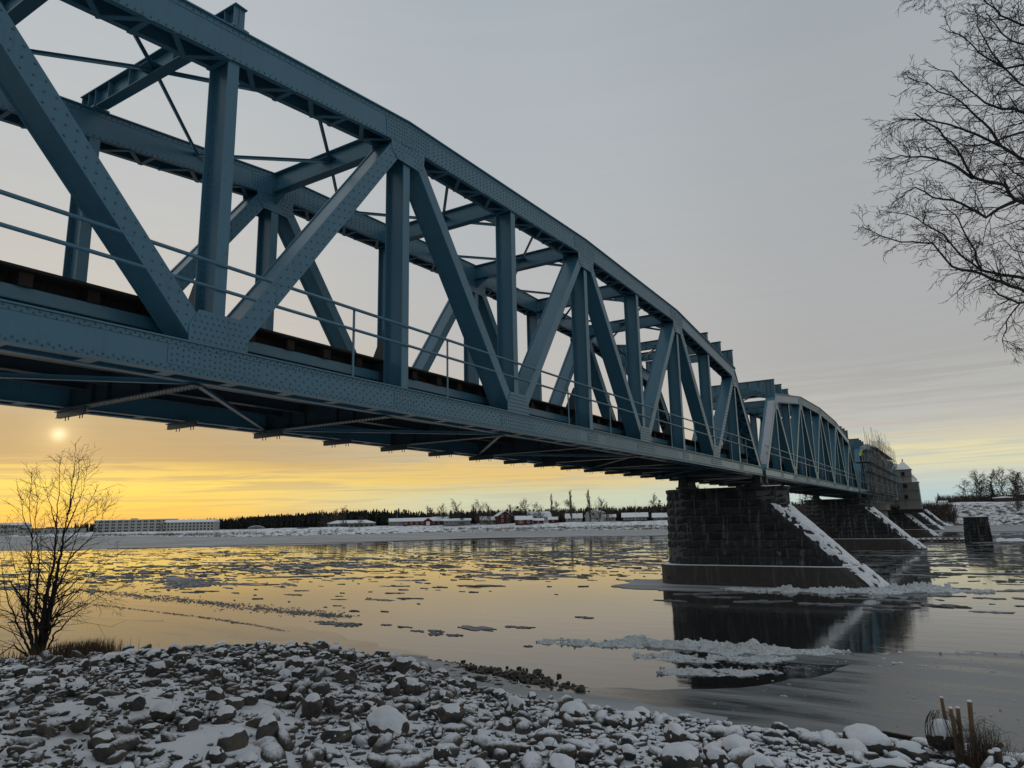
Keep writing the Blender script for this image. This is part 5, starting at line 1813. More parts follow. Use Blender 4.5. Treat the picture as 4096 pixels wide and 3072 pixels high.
MB().box(3.7, 5.7, -6.27, -6.15, .1, 2.2).build("door", M["white_trim"], hh)
H("house", "dark grey house with a small white-edged gable right of the long red house", -256, 332, 3.5, 10, 8, 2.4, 2.0, "dark", face(-256, 332, .15), "gable", row(2, 1.5, .3, .7), gable_front=False, door=.5)
H("house", "low light-grey house with dark eaves among the birches", -243, 330, 3.3, 15, 9, 2.5, .9, "grey", face(-243, 330), "gable", row(4, 1.4, .12, .6), 1.3, 1.0)
H("house", "beige house with a snowy gable roof left of the tall red house", -231, 345, 3.4, 10.5, 8, 2.3, 1.8, "beige", face(-231, 345), "gable", row(2, 1.4, .3, .75), trim=False)
H("house", "tall two-storey dark red house with its gable facing the river", -221.5, 345, 3.7, 8.2, 8, 4.2, 2.6, "red", face(-221.5, 345, .25), "gable", [(.3, 1.5), (.7, 1.5), (.3, 4.0), (.7, 4.0)], 1.0, 1.3, gable_front=True)
H("cottage", "small bright red cottage with white window frames near the shore", -201.5, 334, 3.0, 8.8, 6, 2.6, 1.7, "red", face(-201.5, 334, .12), "gable", [(.22, 1.5), (.36, 1.5), (.75, 1.5)], 1.0, 1.3)
H("house", "white mansard-roofed house behind the red cottage", -208, 362, 4.5, 11.5, 9, 2.4, 2.9, "white", face(-208, 362, .3), "gambrel", row(3, 1.5, .2, .8), gable_front=False)
H("shed", "low dull red shed right of the red cottage", -196.5, 341, 3.3, 5.6, 5, 1.7, .9, "red", face(-196.5, 341), "gable", [(.5, 1.0)], .8, .7)
H("shed", "little red shed with snowy roof between the two poplars", -192.3, 350, 3.8, 4.8, 4, 1.6, 1.1, "red", face(-192, 350), "gable", [(.5, 1.0)], .7, .7)
H("house", "grey gambrel-roofed house behind the middle poplar", -201, 388, 5.0, 8, 9, 2.4, 3.0, "grey", face(-201, 388), "gambrel", [(.3, 1.6), (.7, 1.6), (.5, 3.8)], gable_front=True)
H("house", "house with two white snowy roof planes beside the thick poplar", -185, 361, 3.6, 9, 7, 2.3, 2.2, "beige", face(-185, 361), "gable", row(3, 1.4, .2, .8))
H("house", "large white gambrel house with a snowy roof right of the dark pine", -176, 371, 3.6, 10, 9, 3.0, 3.4, "white", face(-176, 371, -.3), "gambrel", [(.3, 1.6), (.7, 1.6), (.5, 4.4)], 1.1, 1.3, gable_front=True)
H("garage", "low outbuilding with snowy roof right of the large white house", -169.5, 375, 3.8, 6.5, 6, 2.1, 1.4, "beige", face(-169.5, 375), "gable", [(.5, 1.3)])
H("house", "long dark house with a broad white roof and a row of white windows", -146.5, 356, 3.6, 13, 8, 2.2, 1.9, "dark", face(-146.5, 356), "gable", row(7, 1.3, .1, .9), .8, 1.0)
H("house", "dark house with a white door half hidden by the nearest pier", -134, 361, 3.1, 8.5, 8, 2.3, 1.9, "dark", face(-134, 361), "gable", row(3, 1.3, .15, .6), door=.85)
H("boathouse", "black flat-roofed boathouse on the far shore with a blue tarpaulin", -302, 262, .6, 18, 6, 2.3, .2, "dark", face(-302, 262), "flat", [(.3, 1.3), (.6, 1.3)], 1.4, .8, trim=False, cat="boathouse")
MB().box(3.5, 9.5, -1.5, 3.2, 2.62, 3.3).build("tarpaulin", M["blue_tarp"], bpy.data.objects["boathouse"])
H("hut", "small arched hut at the edge of the dark forest", -417, 332, 1.9, 10, 7, 1.6, 1.5, "grey", face(-417, 332), "gambrel", [(.5, .9)], gable_front=True, trim=False, cat="hut")


def block(nm, label, pL, pR, zb, h_, depth, rows_, cols, pair, roof="flat"):
    """long slab block; pL, pR ends of the facade that looks to the river"""
    a, b = Vector((*pL, 0)), Vector((*pR, 0)); c_ = (a + b) / 2; L = (b - a).length; rz = math.atan2((b - a).y, (b - a).x)
    root = empty(nm, (c_.x, c_.y, zb), label, "building", rz=rz)
    MB().box(-L / 2, L / 2, 0, depth, -2, h_).build("wall", WM["pale"], root)
    if roof == "flat":
        MB().box(-L / 2 - .4, L / 2 + .4, -.5, depth + .5, h_ + .002, h_ + .55).build("roof", RM, root)
    else:
        mb = MB(); mb.prism([(-.7, h_), (depth + .7, h_), (depth / 2, h_ + 2.2)], 0, -L / 2 - .5, L / 2 + .5); fix_normals(mb.build("roof", RM, root).data)
    sh = h_ / rows_
    wm = MB().box(-.75, .75, -.06, .05, -.7, .7).mesh("window", M["glass"])
    for r0 in range(rows_):
        for k in range(cols):
            x = -L / 2 + (k + .5) * L / cols
            if pair: x += (.5 if k % 2 else -.5) * L / cols * .35
            link("window", wm, root, (x, 0, (r0 + .52) * sh))
        if r0: MB().box(-L / 2, L / 2, -.03, .02, r0 * sh - .05, r0 * sh + .05).build("floor_band", WM["white"], root)
    if roof == "flat":
        MB().box(-2, 1.5, -.4, 6, h_ + .552, h_ + 1.5).build("roof_hood", WM["pale"], root)
    return root
block("apartment_block", "long four-storey white block behind the bare shrub tree", (-655, 348), (-597, 384), 1.6, 10.6, 13, 4, 24, True)
block("apartment_block", "shorter three-storey white block with a pitched snowy roof left of the forest", (-574, 362), (-538, 385), 2.0, 7.2, 12, 3, 14, False, "pitch")
block("office_building", "low white building at the far left edge", (-744, 306), (-722, 320), 2.6, 7.5, 12, 2, 8, False, "pitch")
block("warehouse", "low dark warehouse in front of the white blocks at far left", (-680, 299), (-638, 326), 1.0, 5.2, 12, 1, 10, False)
bpy.data.objects["warehouse"].children[0].data.materials[0] = WM["dark"]
# right bank
H("low_building", "low dark building with a thick rounded snow roof on the right embankment", 15.3, 366, 9.2, 7.4, 6, 1.2, .7, "dark", face(15, 366), "hip", row(4, .6, .15, .85), .7, .5, trim=False, cat="building")
H("low_building", "flat snowy-roofed building at the right edge of the embankment", 21.5, 373, 9.3, 8.0, 7, 2.4, .2, "dark", face(21, 373), "flat", row(3, 1.2, .2, .8), 1.0, .7, trim=False, cat="building")
H("hut", "small dark hut with snowy roof beside the end of the bridge", -6.9, 366, 8.4, 2.8, 3, .8, .5, "dark", face(-7, 366), "gable", [(.5, .5)], .5, .3, trim=False, cat="hut")

# ------------------------------------------------------------------ trees
def grow(out, p, d, L, r0, lev, rg, P):
    """P: dict of per-level lists: n children, angle, length ratio, wobble, up"""
    n = P["seg"][lev]
    pts, rad = [p.copy()], [r0]
    q = p.copy(); dd = d.copy()
    for i in range(n):
        dd = (dd + Vector((rg.gauss(0, 1), rg.gauss(0, 1), rg.gauss(0, 1))) * P["wob"][lev] + Vector((0, 0, P["up"][lev]))).normalized()
        q = q + dd * (L / n)
        pts.append(q.copy()); rad.append(r0 * (1 - (i + 1) / n * P["tap"][lev]))
    out.append((lev, pts, rad))
    if lev + 1 >= len(P["seg"]): return
    k = P["kids"][lev]
    for j in range(k):
        t = P["start"][lev] + (1 - P["start"][lev]) * (j + rg.random()) / k
        i = min(int(t * n), n - 1); f_ = t * n - i
        b = pts[i].lerp(pts[i + 1], f_); dr = (pts[i + 1] - pts[i]).normalized()
        a = Vector((rg.gauss(0, 1), rg.gauss(0, 1), rg.gauss(0, .6))); a = (a - dr * a.dot(dr)).normalized()
        an = R(P["ang"][lev] * rg.uniform(.7, 1.3))
        cd = (dr * math.cos(an) + a * math.sin(an)).normalized()
        grow(out, b, cd, L * P["len"][lev] * rg.uniform(.6, 1.2) * (1 - .45 * t if lev == 0 else 1), max(r0 * (1 - t * P["tap"][lev]) * P["rr"][lev], P["rmin"]), lev + 1, rg, P)
def tree_meshes(name, segs, m_trunk, m_crown, split=1, ks=(7, 5, 4, 3, 3)):
    a, b = MB(), MB()
    for lev, pts, rad in segs: (a if lev < split else b).tube(pts, rad, ks[lev], cap=False)
    return a.mesh("trunk", m_trunk, True), b.mesh("crown", m_crown)
FAR = []
for k in range(5):
    rg = random.Random(900 + k); out = []
    grow(out, Vector((0, 0, -.3)), Vector((0, 0, 1)), 1.0, .016, 0, rg, dict(seg=[8, 5, 3, 3], wob=[.05, .14, .2, .25], up=[.02, .05, .0, -.06], tap=[.85, .8, .8, .7], kids=[20, 8, 4], start=[.24, .15, .15], ang=[48, 42, 45], len=[.40, .48, .5], rr=[.45, .5, .6], rmin=.0042))
    FAR.append(tree_meshes("birch", out, M["twig_far"], M["twig_far"], 1))
POP = []
for k in range(2):
    rg = random.Random(950 + k); out = []
    grow(out, Vector((0, 0, -.02)), Vector((0, 0, 1)), 1.0, .018, 0, rg, dict(seg=[8, 5, 3], wob=[.02, .06, .1], up=[.05, .25, .3], tap=[.9, .8, .8], kids=[46, 6], start=[.08, .1], ang=[24, 26], len=[.24, .5], rr=[.4, .6], rmin=.005))
    POP.append(tree_meshes("poplar", out, M["twig_far"], M["twig_far"], 1))
def spruce(seed, layers=13, pts_=9, w_=.20, base=.06):
    rg = random.Random(seed); mb = MB(); tk = MB()
    tk.tube([(0, 0, -.03), (0, 0, .98)], [.014, .002], 5)
    for k in range(layers):
        t = k / layers; z = base + (1 - base) * t; r0 = w_ * (1 - t) ** .85 * rg.uniform(.8, 1.15) + .012
        nn = max(5, int(pts_ * (1 - t * .4)))
        for j in range(nn):
            a = 2 * math.pi * (j + rg.random() * .6) / nn; r1 = r0 * rg.uniform(.65, 1.25); da = .38
            dz = rg.uniform(.02, .05)
            mb.v += [(0, 0, z + .07), (r1 * math.cos(a - da) * .6, r1 * math.sin(a - da) * .6, z - dz * .5), (r1 * math.cos(a), r1 * math.sin(a), z - dz), (r1 * math.cos(a + da) * .6, r1 * math.sin(a + da) * .6, z - dz * .5)]
            b = len(mb.v) - 4; mb.f += [(b, b + 1, b + 2), (b, b + 2, b + 3)]
    return tk.mesh("trunk", M["bark"]), mb.mesh("crown", M["needles"])
SPR = [spruce(30 + k) for k in range(3)]
def pine(seed):
    rg = random.Random(seed); mb = MB(); tk = MB(); tk.tube([(0, 0, -.03), (.01, 0, .5), (0, .01, .92)], [.02, .014, .004], 5)
    for k in range(60):
        t = rg.random(); z = .32 + .64 * t; rr_ = .24 * math.sin(math.pi * (.15 + .85 * t)) ** .7 * (1 - .35 * t); a = rg.uniform(0, 6.28); q = rg.random() ** .5
        c_ = Vector((rr_ * q * math.cos(a), rr_ * q * math.sin(a), z))
        for j in range(10):
            u = Vector((rg.gauss(0, 1), rg.gauss(0, 1), rg.gauss(0, .5))).normalized() * rg.uniform(.02, .055); v = Vector((rg.gauss(0, 1), rg.gauss(0, 1), rg.gauss(0, .6))).normalized() * .025
            b = len(mb.v); mb.v += [tuple(c_), tuple(c_ + u + v), tuple(c_ + u - v)]; mb.f.append((b, b + 1, b + 2))
    return tk.mesh("trunk", M["bark"]), mb.mesh("crown", M["needles"])
PIN = [pine(60 + k) for k in range(3)]
def tree(nm, label, X, Y, z, h_, meshes, sx=1.0, group=None, rz=0.0, cat="tree"):
    o = empty(nm, (X, Y, z), label, cat, group, rz=rz); o.scale = (h_ * sx, h_ * sx, h_)
    link("trunk", meshes[0], o); link("crown", meshes[1], o)
    return o
TV = "trees standing among the village houses"
rg = random.Random(8)
# (kind, X, Y, ground z, height, width factor, label)
TR = [
 ("b", -262, 330, 3.3, 12, 1, "bare birch right behind the long red house"), ("b", -254, 332, 3.3, 13, .9, "bare birch above the dark grey gabled house"), ("b", -247, 334, 3.3, 15.5, .85, "tall bare birch, highest left of the beige house"), ("b", -236, 340, 3.3, 12.5, .8, "slim bare birch above the low light-grey house"),
 ("p", -296, 330, 3, 10, .8, "dark pine behind the left bungalow"), ("p", -282, 330, 3, 12.5, 1.1, "broad dark pine just right of the left bungalow"), ("p", -272, 332, 3.2, 11, .9, "dark pine left of the flagpole"), ("p", -266, 335, 3.2, 13, .9, "dark pine right behind the flagpole"), ("p", -251, 340, 3.2, 12, .9, "dark rounded pine behind the dark grey gabled house"),
 ("s", -246, 328, 3.2, 11, 1.2, "broad dark spruce left of the tall birch"), ("s", -239, 329, 3.2, 11.5, 1.3, "broad dark spruce right of the tall birch"), ("s", -236, 336, 3.3, 14.5, 1.0, "tall pointed spruce standing above the low light-grey house"),
 ("b", -231, 335, 3.3, 14.5, .9, "tall bare birch at the left corner of the beige house"), ("b", -226, 338, 3.3, 13, 1, "bare birch in front of the beige house"),
 ("b", -215, 342, 3.4, 11, 1.2, "wide bare tree right of the tall red house"), ("p", -214, 348, 3.4, 12.5, 1.0, "dark round tree hiding the right side of the tall red house"), ("b", -211, 352, 3.6, 14.5, 1.1, "bare tree with a broad crown above the tall red house"), ("b", -205, 356, 3.8, 12, 1.1, "low bare tree behind the red cottage"),
 ("b", -198, 366, 4, 13, 1.2, "bare tree behind the white mansard house"), ("b", -192, 372, 4, 13, 1.3, "bushy bare tree left of the first poplar"),
 ("o", -193.5, 352, 3.6, 17, 1, "leftmost tall slim poplar behind the little red shed"), ("o", -183.5, 355, 3.6, 19, 1, "tallest slim poplar in the middle of the village"), ("o", -170.5, 352, 3.6, 18.5, 1.25, "thick double poplar left of the large white house"), ("o", -124.5, 380, 3.6, 20, .8, "thin distant poplar left of the nearest pier"),
 ("p", -187, 364, 3.8, 10, 1.0, "dark pine between the two left poplars"), ("p", -163.5, 358, 3.5, 11, 1.15, "dark rounded pine beside the thick poplar"), ("b", -168, 358, 3.5, 14, 1, "bare tree just right of the thick poplar"),
 ("b", -158.5, 352, 3.4, 8.5, 1.3, "wide low bare tree before the large white house"), ("b", -144, 378, 3.8, 16, .9, "bare birch above the long dark house's left end"), ("p", -140, 376, 3.8, 13.5, .9, "dark conifer beside the bare pole, left of the long dark house"),
 ("b", -131, 378, 3.8, 16, 1.2, "broad bare tree above the long dark house"), ("b", -118, 366, 3.6, 17, 1.1, "large bare tree right of the long dark house"), ("b", -124, 352, 3.3, 8.5, 1.3, "low spreading bare tree before the long dark house"), ("b", -110.5, 368, 3.6, 20.5, 1.0, "highest bare tree beside the nearest pier"), ("p", -104, 372, 3.6, 14, 1.0, "dark pine next to the nearest pier"), ("b", -112, 348, 3.0, 9, .7, "slim bare tree on the shore close to the nearest pier"), ("b", -103, 350, 3.0, 11, .7, "thin bare tree on the shore touching the pier's edge"),
 ("b", -292, 291, 2.4, 13.5, .7, "slim bare birch before the left bungalow"), ("b", -313, 300, 2.4, 12, .9, "bare birch at the forest edge left of the bungalow"), ("b", -322, 305, 2.4, 11.5, 1.0, "second bare birch at the forest edge left of the bungalow"), ("b", -283, 293, 2.4, 7, 1.5, "spreading low bare tree in front of the bungalow's windows"), ("b", -303, 296, 2.4, 12, .7, "thin bare birch at the bungalow's left corner"),
 ("b", -505, 318, 1.5, 9, 1.3, "small bare tree on the snow before the shorter white block"),
 ("b", -88, 362, 3.6, 16, 1.1, "bare tree seen under the deck left of the second pier"), ("b", -80, 358, 3.6, 15, 1.2, "bare bushy tree seen between the first two piers"), ("b", -73, 366, 3.6, 17, 1.0, "bare tree seen under the deck near the bearings"), ("b", -62, 360, 3.6, 14, 1.2, "low bare tree seen under the second span"),
 ("b", 1.5, 372, 8.8, 15, 1.1, "leaning bare tree at the left of the right bank grove"), ("b", 4.8, 374, 8.8, 19, 1.1, "broad bare tree, tallest left in the right bank grove"), ("b", 7.6, 376, 8.8, 20, .9, "upright bare tree in the middle of the right bank grove"), ("b", 12.2, 382, 8.8, 21, .9, "bare tree behind the dark conifer on the right bank"), ("b", 16.5, 380, 8.8, 21.5, 1.1, "tall broad bare tree above the snowy-roofed low building"), ("b", 20.5, 378, 8.8, 20, 1.0, "bare tree behind the low building's right end"), ("b", 25.5, 380, 9, 19, 1.1, "bare tree close to the right edge above the embankment"),
 ("s", 11.5, 372, 8.8, 11.5, 1.5, "dark dense conifer standing among the bare trees on the right bank"), ("s", -8.6, 372, 8.4, 6.5, 1.5, "small dark conifer just right of the bridge's far end"),
 ("b", 17.6, 338, 4.6, 22, .55, "slender birch growing on the snowy right slope"), ("b", 18.6, 338, 4.8, 21, .5, "second slender birch beside it on the right slope"), ("b", 22.5, 340, 5.2, 17, .5, "thin birch on the slope near the right edge"),
]
for i, (k, X, Y, z, h_, sx, lb) in enumerate(TR):
    ms = {"b": FAR, "o": POP, "s": SPR, "p": PIN}[k]
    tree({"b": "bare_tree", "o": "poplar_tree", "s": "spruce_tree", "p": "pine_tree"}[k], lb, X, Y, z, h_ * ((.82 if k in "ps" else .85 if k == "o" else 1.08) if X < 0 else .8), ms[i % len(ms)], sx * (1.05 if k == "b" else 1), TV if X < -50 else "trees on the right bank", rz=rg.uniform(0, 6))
# the dark forest behind: one mass
def forest(name, label, pts_fn, n, hmin, hmax, seed):
    rg = random.Random(seed)
    T_, Fc = [], []
    rgt = random.Random(seed + 1)
    for k in range(7):
        t = k / 7; r0 = .17 * (1 - t) ** .9 + .015; z = .04 + .96 * t
        for j in range(6):
            a = 2 * math.pi * (j + rgt.random() * .5) / 6; r1 = r0 * rgt.uniform(.7, 1.3)
            T_ += [(0, 0, z + .17), (r1 * math.cos(a - .6), r1 * math.sin(a - .6), z), (r1 * math.cos(a + .6), r1 * math.sin(a + .6), z)]
            Fc.append((len(T_) - 3, len(T_) - 2, len(T_) - 1))
    Ms, Ts = [], []
    for k in range(n):
        x, y, z = pts_fn(rg); h_ = rg.uniform(hmin, hmax) * math.exp(rg.gauss(0, .06)); a = rg.uniform(0, 6.28); s_ = h_ * rg.uniform(.85, 1.3)
        Ms.append([[math.cos(a) * s_, -math.sin(a) * s_, 0], [math.sin(a) * s_, math.cos(a) * s_, 0], [0, 0, h_]]); Ts.append((x, y, z))
    tag(link(name, scatter_mesh(name, T_, Fc, np.array(Ms), np.array(Ts), M["forest"])), label, kind="stuff")
def along(A_, B_, spread):
    def f(rg):
        t = rg.random(); return (A_[0] + (B_[0] - A_[0]) * t + rg.gauss(0, 3), A_[1] + (B_[1] - A_[1]) * t + abs(rg.gauss(0, spread)), A_[2] + (B_[2] - A_[2]) * t)
    return f
forest("forest", "dark spruce forest behind the white blocks", along((-900, 450, 1), (-560, 440, 2), 40), 900, 9.2, 11.2, 1)
forest("forest", "dark spruce forest filling the shore between the blocks and the village", along((-560, 420, 2), (-330, 345, 3), 30), 1300, 9.0, 11.2, 2)
forest("forest", "dark forest behind the village houses", along((-400, 420, 3), (-120, 470, 4), 30), 1500, 6.8, 9.4, 3)
forest("forest", "distant wood behind the bridge's far end", along((-150, 480, 4), (-70, 490, 4), 20), 400, 7, 9, 4)
forest("village_pines", "dark conifers standing close behind the village houses", along((-310, 352, 3), (-105, 392, 3.5), 9), 330, 5.5, 8.8, 21)
forest("added_shade_wood", "unseen spruce wood added behind the viewer for its shade", along((-70, -52, 3), (70, -48, 3), 12), 420, 13, 17, 6)  # never in view, added to darken the steel sides turned to the camera
# brown brush along the far shore and on the slope
def brush(name, label, fn, n, hmin, hmax, seed, mat="brush"):
    rg = random.Random(seed); V_, F_ = [], []
    for k in range(n):
        x, y, z = fn(rg)
        for j in range(7):
            h_ = rg.uniform(hmin, hmax); a = rg.uniform(0, 6.28); l_ = rg.uniform(.1, .7) * h_; w_ = .03 + .02 * h_
            b = len(V_); px, py = x + rg.gauss(0, .5), y + rg.gauss(0, .5)
            V_ += [(px - w_ * math.sin(a), py + w_ * math.cos(a), z), (px + w_ * math.sin(a), py - w_ * math.cos(a), z), (px + l_ * math.cos(a), py + l_ * math.sin(a), z + h_)]; F_.append((b, b + 1, b + 2))
    tag(link(name, np_mesh(name, V_, F_, M[mat])), label, kind="stuff")
def on_land(o0, o1, x0, x1):
    sel = [p for p in fine if x0 <= p.x <= x1]
    def f(rg):
        p = rg.choice(sel); o_ = rg.uniform(o0, o1); z = float(np.interp(o_, [q[0] for q in OFFS], [q[1] for q in OFFS])); q = land_pt(p, o_, z); return (q[0] + rg.uniform(-3, 3), q[1], q[2] - .1)
    return f
brush("village_wood", "grey-brown bare wood filling the gaps behind the village", lambda rg: (rg.uniform(-310, -60), rg.uniform(385, 420), 3.5), 1100, 5, 9.5, 11)
brush("shore_brush", "low brown brush along the far village shore", on_land(.5, 8, -235, -100), 900, .4, 1.3, 1)
brush("shore_brush", "dark brush along the far left shore", on_land(1, 12, -520, -260), 700, .5, 1.8, 2)
brush("slope_brush", "brown scrub on the slope below the bridge's far end", on_land(3, 26, -13, -4), 420, 1.2, 3.4, 3)
brush("bank_scrub", "brown scrub under the grove on the right bank", lambda rg: (rg.uniform(-9, 30), rg.uniform(366, 395), 8.6), 900, 1.5, 4.5, 4)
brush("slope_grass", "dry grass tufts poking through the snow of the right slope", on_land(1, 27, -4, 30), 700, .3, .8, 5, "grass")
# flagpole and lamp masts of the village
for (x, y, z, h_, lb) in ((-273.5, 314, 3, 9.5, "white flagpole before the pale village house"), (-143.5, 350, 3.4, 11.5, "tall bare white pole left of the long dark house")):
    o = empty("flagpole", (x, y, z), lb, "flagpole"); MB().tube([(0, 0, -.5), (0, 0, h_)], [.09, .04], 6).build("pole", M["white_trim"], o); MB().tube([(0, 0, h_), (0, 0, h_ + .2)], .1, 6).build("finial", M["white_trim"], o)

# ------------------------------------------------------------------ near trees
def world_at(px, py, dep):
    """a point dep metres in front of the eye, used only to give the near trees their real limbs"""
    return Vector((0, 0, EYE)) + (_r * ((px - 2048) / 2840) - _u * ((py - 1536) / 2840) + _f) * dep
def limb_tree(limbs, rg, twig_len, depth0, spread, per_m, levels, rmin, droop=0.0, trunk_m=None):
    """limbs: list of (polyline in picture degrees, r0, r1, depth a, depth b)"""
    tk, cr = MB(), MB()
    P = dict(seg=[5, 3, 3, 2], wob=[.11, .13, .13, .14] if depth0 < 20 else [.035, .04, .04, .045], up=[.02 - droop, -.01 - droop, -.03 - droop, -.03], tap=[.75, .7, .6, .5], kids=[7, 4, 3], start=[.12, .15, .2], ang=[38, 40, 42], len=[.55, .55, .6], rr=[.62, .65, .7], rmin=rmin)
    for pts, r0, r1, da, db in limbs:
        n = len(pts)
        W_ = [world_at(*p, da + (db - da) * i / (n - 1)) for i, p in enumerate(pts)]
        # smooth and roughen
        fine_ = []
        for i in range(n - 1):
            L = (W_[i + 1] - W_[i]).length; k = max(2, int(L / .12))
            for j in range(k):
                q = W_[i].lerp(W_[i + 1], j / k) + Vector((rg.gauss(0, 1), rg.gauss(0, 1), rg.gauss(0, 1))) * .008 * spread
                fine_.append(q)
        fine_.append(W_[-1])
        m_ = len(fine_); rad = [r1 + (r0 - r1) * (1 - i / (m_ - 1)) ** (1.0 if depth0 < 20 else 1.9) for i in range(m_)]
        tk.tube(fine_, rad, 6, cap=False)
        tot = sum((fine_[i + 1] - fine_[i]).length for i in range(m_ - 1))
        for k in range(int(tot * per_m)):
            t = .12 + .88 * rg.random() ** .8; i = min(int(t * (m_ - 1)), m_ - 2)
            dr = (fine_[i + 1] - fine_[i]).normalized()
            a = Vector((rg.gauss(0, 1), rg.gauss(0, 1), rg.gauss(0, 1))); a = (a - dr * a.dot(dr)).normalized()
            an = R(rg.uniform(25, 62)); cd = dr * math.cos(an) + a * math.sin(an)
            out = []
            PP = dict(P); PP = {q: (v[4 - levels:] if isinstance(v, list) and len(v) == 4 else (v[4 - levels:] if isinstance(v, list) else v)) for q, v in P.items()}
            PP["kids"] = P["kids"][4 - levels:]; PP["start"] = P["start"][4 - levels:]; PP["ang"] = P["ang"][4 - levels:]; PP["len"] = P["len"][4 - levels:]; PP["rr"] = P["rr"][4 - levels:]
            grow(out, fine_[i], cd, twig_len * rg.uniform(.5, 1.25) * (1 - (.55 if depth0 < 20 else .78) * t), max(rad[i] * .45, rmin), 0, rg, PP)
            for lev, p_, r_ in out: cr.tube(p_, r_, 3, cap=False)
    return tk, cr
Z1 = lambda pts: [(3225 + x / 1.1063, y / 1.1063) for x, y in pts]
BD = 8.0
limbs = [
 (Z1([(1500, 1500), (1250, 1150), (1060, 945), (991, 910), (920, 880), (880, 820), (740, 790), (660, 650), (590, 570), (480, 500)]), 0.0425, 0.0072, 8.4, 7.6),
 (Z1([(925, 885), (860, 920), (800, 960), (690, 900), (560, 870), (490, 830), (420, 860)]), 0.0200, 0.0048, 8.05, 7.7),
 (Z1([(1480, 1650), (1200, 1400), (991, 1300), (900, 1262), (780, 1215), (640, 1180), (560, 1080), (420, 1070), (330, 1045), (250, 1005)]), 0.0325, 0.0036, 8.6, 7.5),
 (Z1([(1300, 1350), (991, 1240), (860, 1215), (770, 1200), (690, 1130), (610, 1040), (520, 990), (450, 950), (320, 930)]), 0.0250, 0.0036, 8.2, 8.4),
 (Z1([(775, 1200), (740, 1110), (690, 1010), (650, 950), (600, 900)]), 0.0137, 0.0048, 8.3, 8.6),
 (Z1([(991, 1325), (940, 1345), (860, 1310), (810, 1260)]), 0.0150, 0.0072, 8.1, 8.2),
 (Z1([(945, 1345), (900, 1390), (880, 1450), (862, 1500), (880, 1560)]), 0.0100, 0.0024, 8.1, 8.0),
 (Z1([(1450, 1100), (1150, 850), (991, 720), (860, 645), (780, 545), (690, 450), (540, 375), (445, 340)]), 0.0375, 0.0036, 8.5, 7.8),
 (Z1([(860, 645), (700, 575), (560, 535), (430, 525), (350, 560)]), 0.0175, 0.0036, 8.2, 8.6),
 (Z1([(740, 790), (640, 722), (540, 700), (420, 690), (345, 700)]), 0.0187, 0.0036, 7.9, 7.4),
 (Z1([(1400, 700), (1150, 560), (991, 500), (830, 470), (720, 405), (640, 315), (540, 292)]), 0.0325, 0.0036, 8.6, 8.2),
 (Z1([(1400, 420), (1150, 330), (991, 280), (880, 305), (760, 235), (690, 160), (590, 120)]), 0.0275, 0.0036, 8.3, 8.6),
 (Z1([(1400, 200), (1150, 150), (991, 120), (900, 85), (800, 10), (720, -80)]), 0.0300, 0.0048, 8.6, 8.0),
 (Z1([(1300, 620), (991, 580), (900, 600), (800, 640), (700, 640), (600, 600)]), 0.0200, 0.0036, 7.6, 7.3),
 (Z1([(1300, 320), (991, 400), (900, 330), (820, 230), (760, 120), (740, 20)]), 0.0200, 0.0036, 7.8, 7.5),
 (Z1([(1300, 1250), (991, 1130), (920, 1110), (880, 1065), (820, 1080), (760, 1100)]), 0.0125, 0.0024, 8.7, 8.8),
 (Z1([(1200, -60), (800, -60), (560, -30), (440, 10)]), 0.0150, 0.0024, 8.0, 7.6),
 (Z1([(1300, 880), (991, 800), (920, 760), (840, 700), (760, 660)]), 0.0200, 0.0036, 8.9, 9.1),
 (Z1([(1200, 250), (991, 200), (900, 180), (840, 120), (800, 60)]), 0.0175, 0.0036, 7.4, 7.2),
]
# the side of the crown that hangs over the bank, and its top
rm = random.Random(77)
for pts, r0, r1, da, db in list(limbs):
    if pts[0][0] < 4250 or rm.random() < .4: continue
    k = rm.uniform(-60, 60)
    limbs.append(([(9020 - x, y + k + rm.uniform(-30, 30)) for x, y in pts], r0, r1, da, da + rm.uniform(-1.6, 1.6)))
for a in range(7):
    x1 = 4440 + (a - 3) * 210 + rm.uniform(-60, 60)
    limbs.append(([(4430 - a * 6, -150 - a * 130), ((4430 + x1) / 2, -420 - a * 150), (x1, -800 - a * 120)], .022 - a * .002, .004, 8.4, 8.4 + rm.uniform(-1.2, 1.2)))
tk, cr = limb_tree(limbs, random.Random(4), .62, 8, 1.0, 15.0, 3, .0028, .006)
# its trunk stands just outside the picture on the right
bx = world_at(4560, 3000, 8.5); by_ = bx.copy(); bz = float(bank_z(bx.x, bx.y))
tk.tube([(bx.x, bx.y, bz - .3), (bx.x + .02, bx.y, bz + 1.5), world_at(3200 + 1500 / 1.1063, 1650 / 1.1063, 8.6), world_at(3200 + 1480 / 1.1063, 1100 / 1.1063, 8.5), world_at(3200 + 1420 / 1.1063, 420 / 1.1063, 8.4), world_at(3200 + 1400 / 1.1063, 0, 8.5), world_at(4435, -500, 8.4), world_at(4420, -1000, 8.4), world_at(4410, -1500, 8.4)], [.16, .14, .10, .085, .065, .055, .04, .022, .008], 10)
bt = empty("birch_tree", (bx.x, bx.y, bz), "bare birch whose dark twigs hang in from the upper right edge", "tree")
tk.build("trunk", M["bark"], bt, True, off=(bx.x, bx.y, bz)); cr.build("crown", M["twig"], bt, False, off=(bx.x, bx.y, bz))

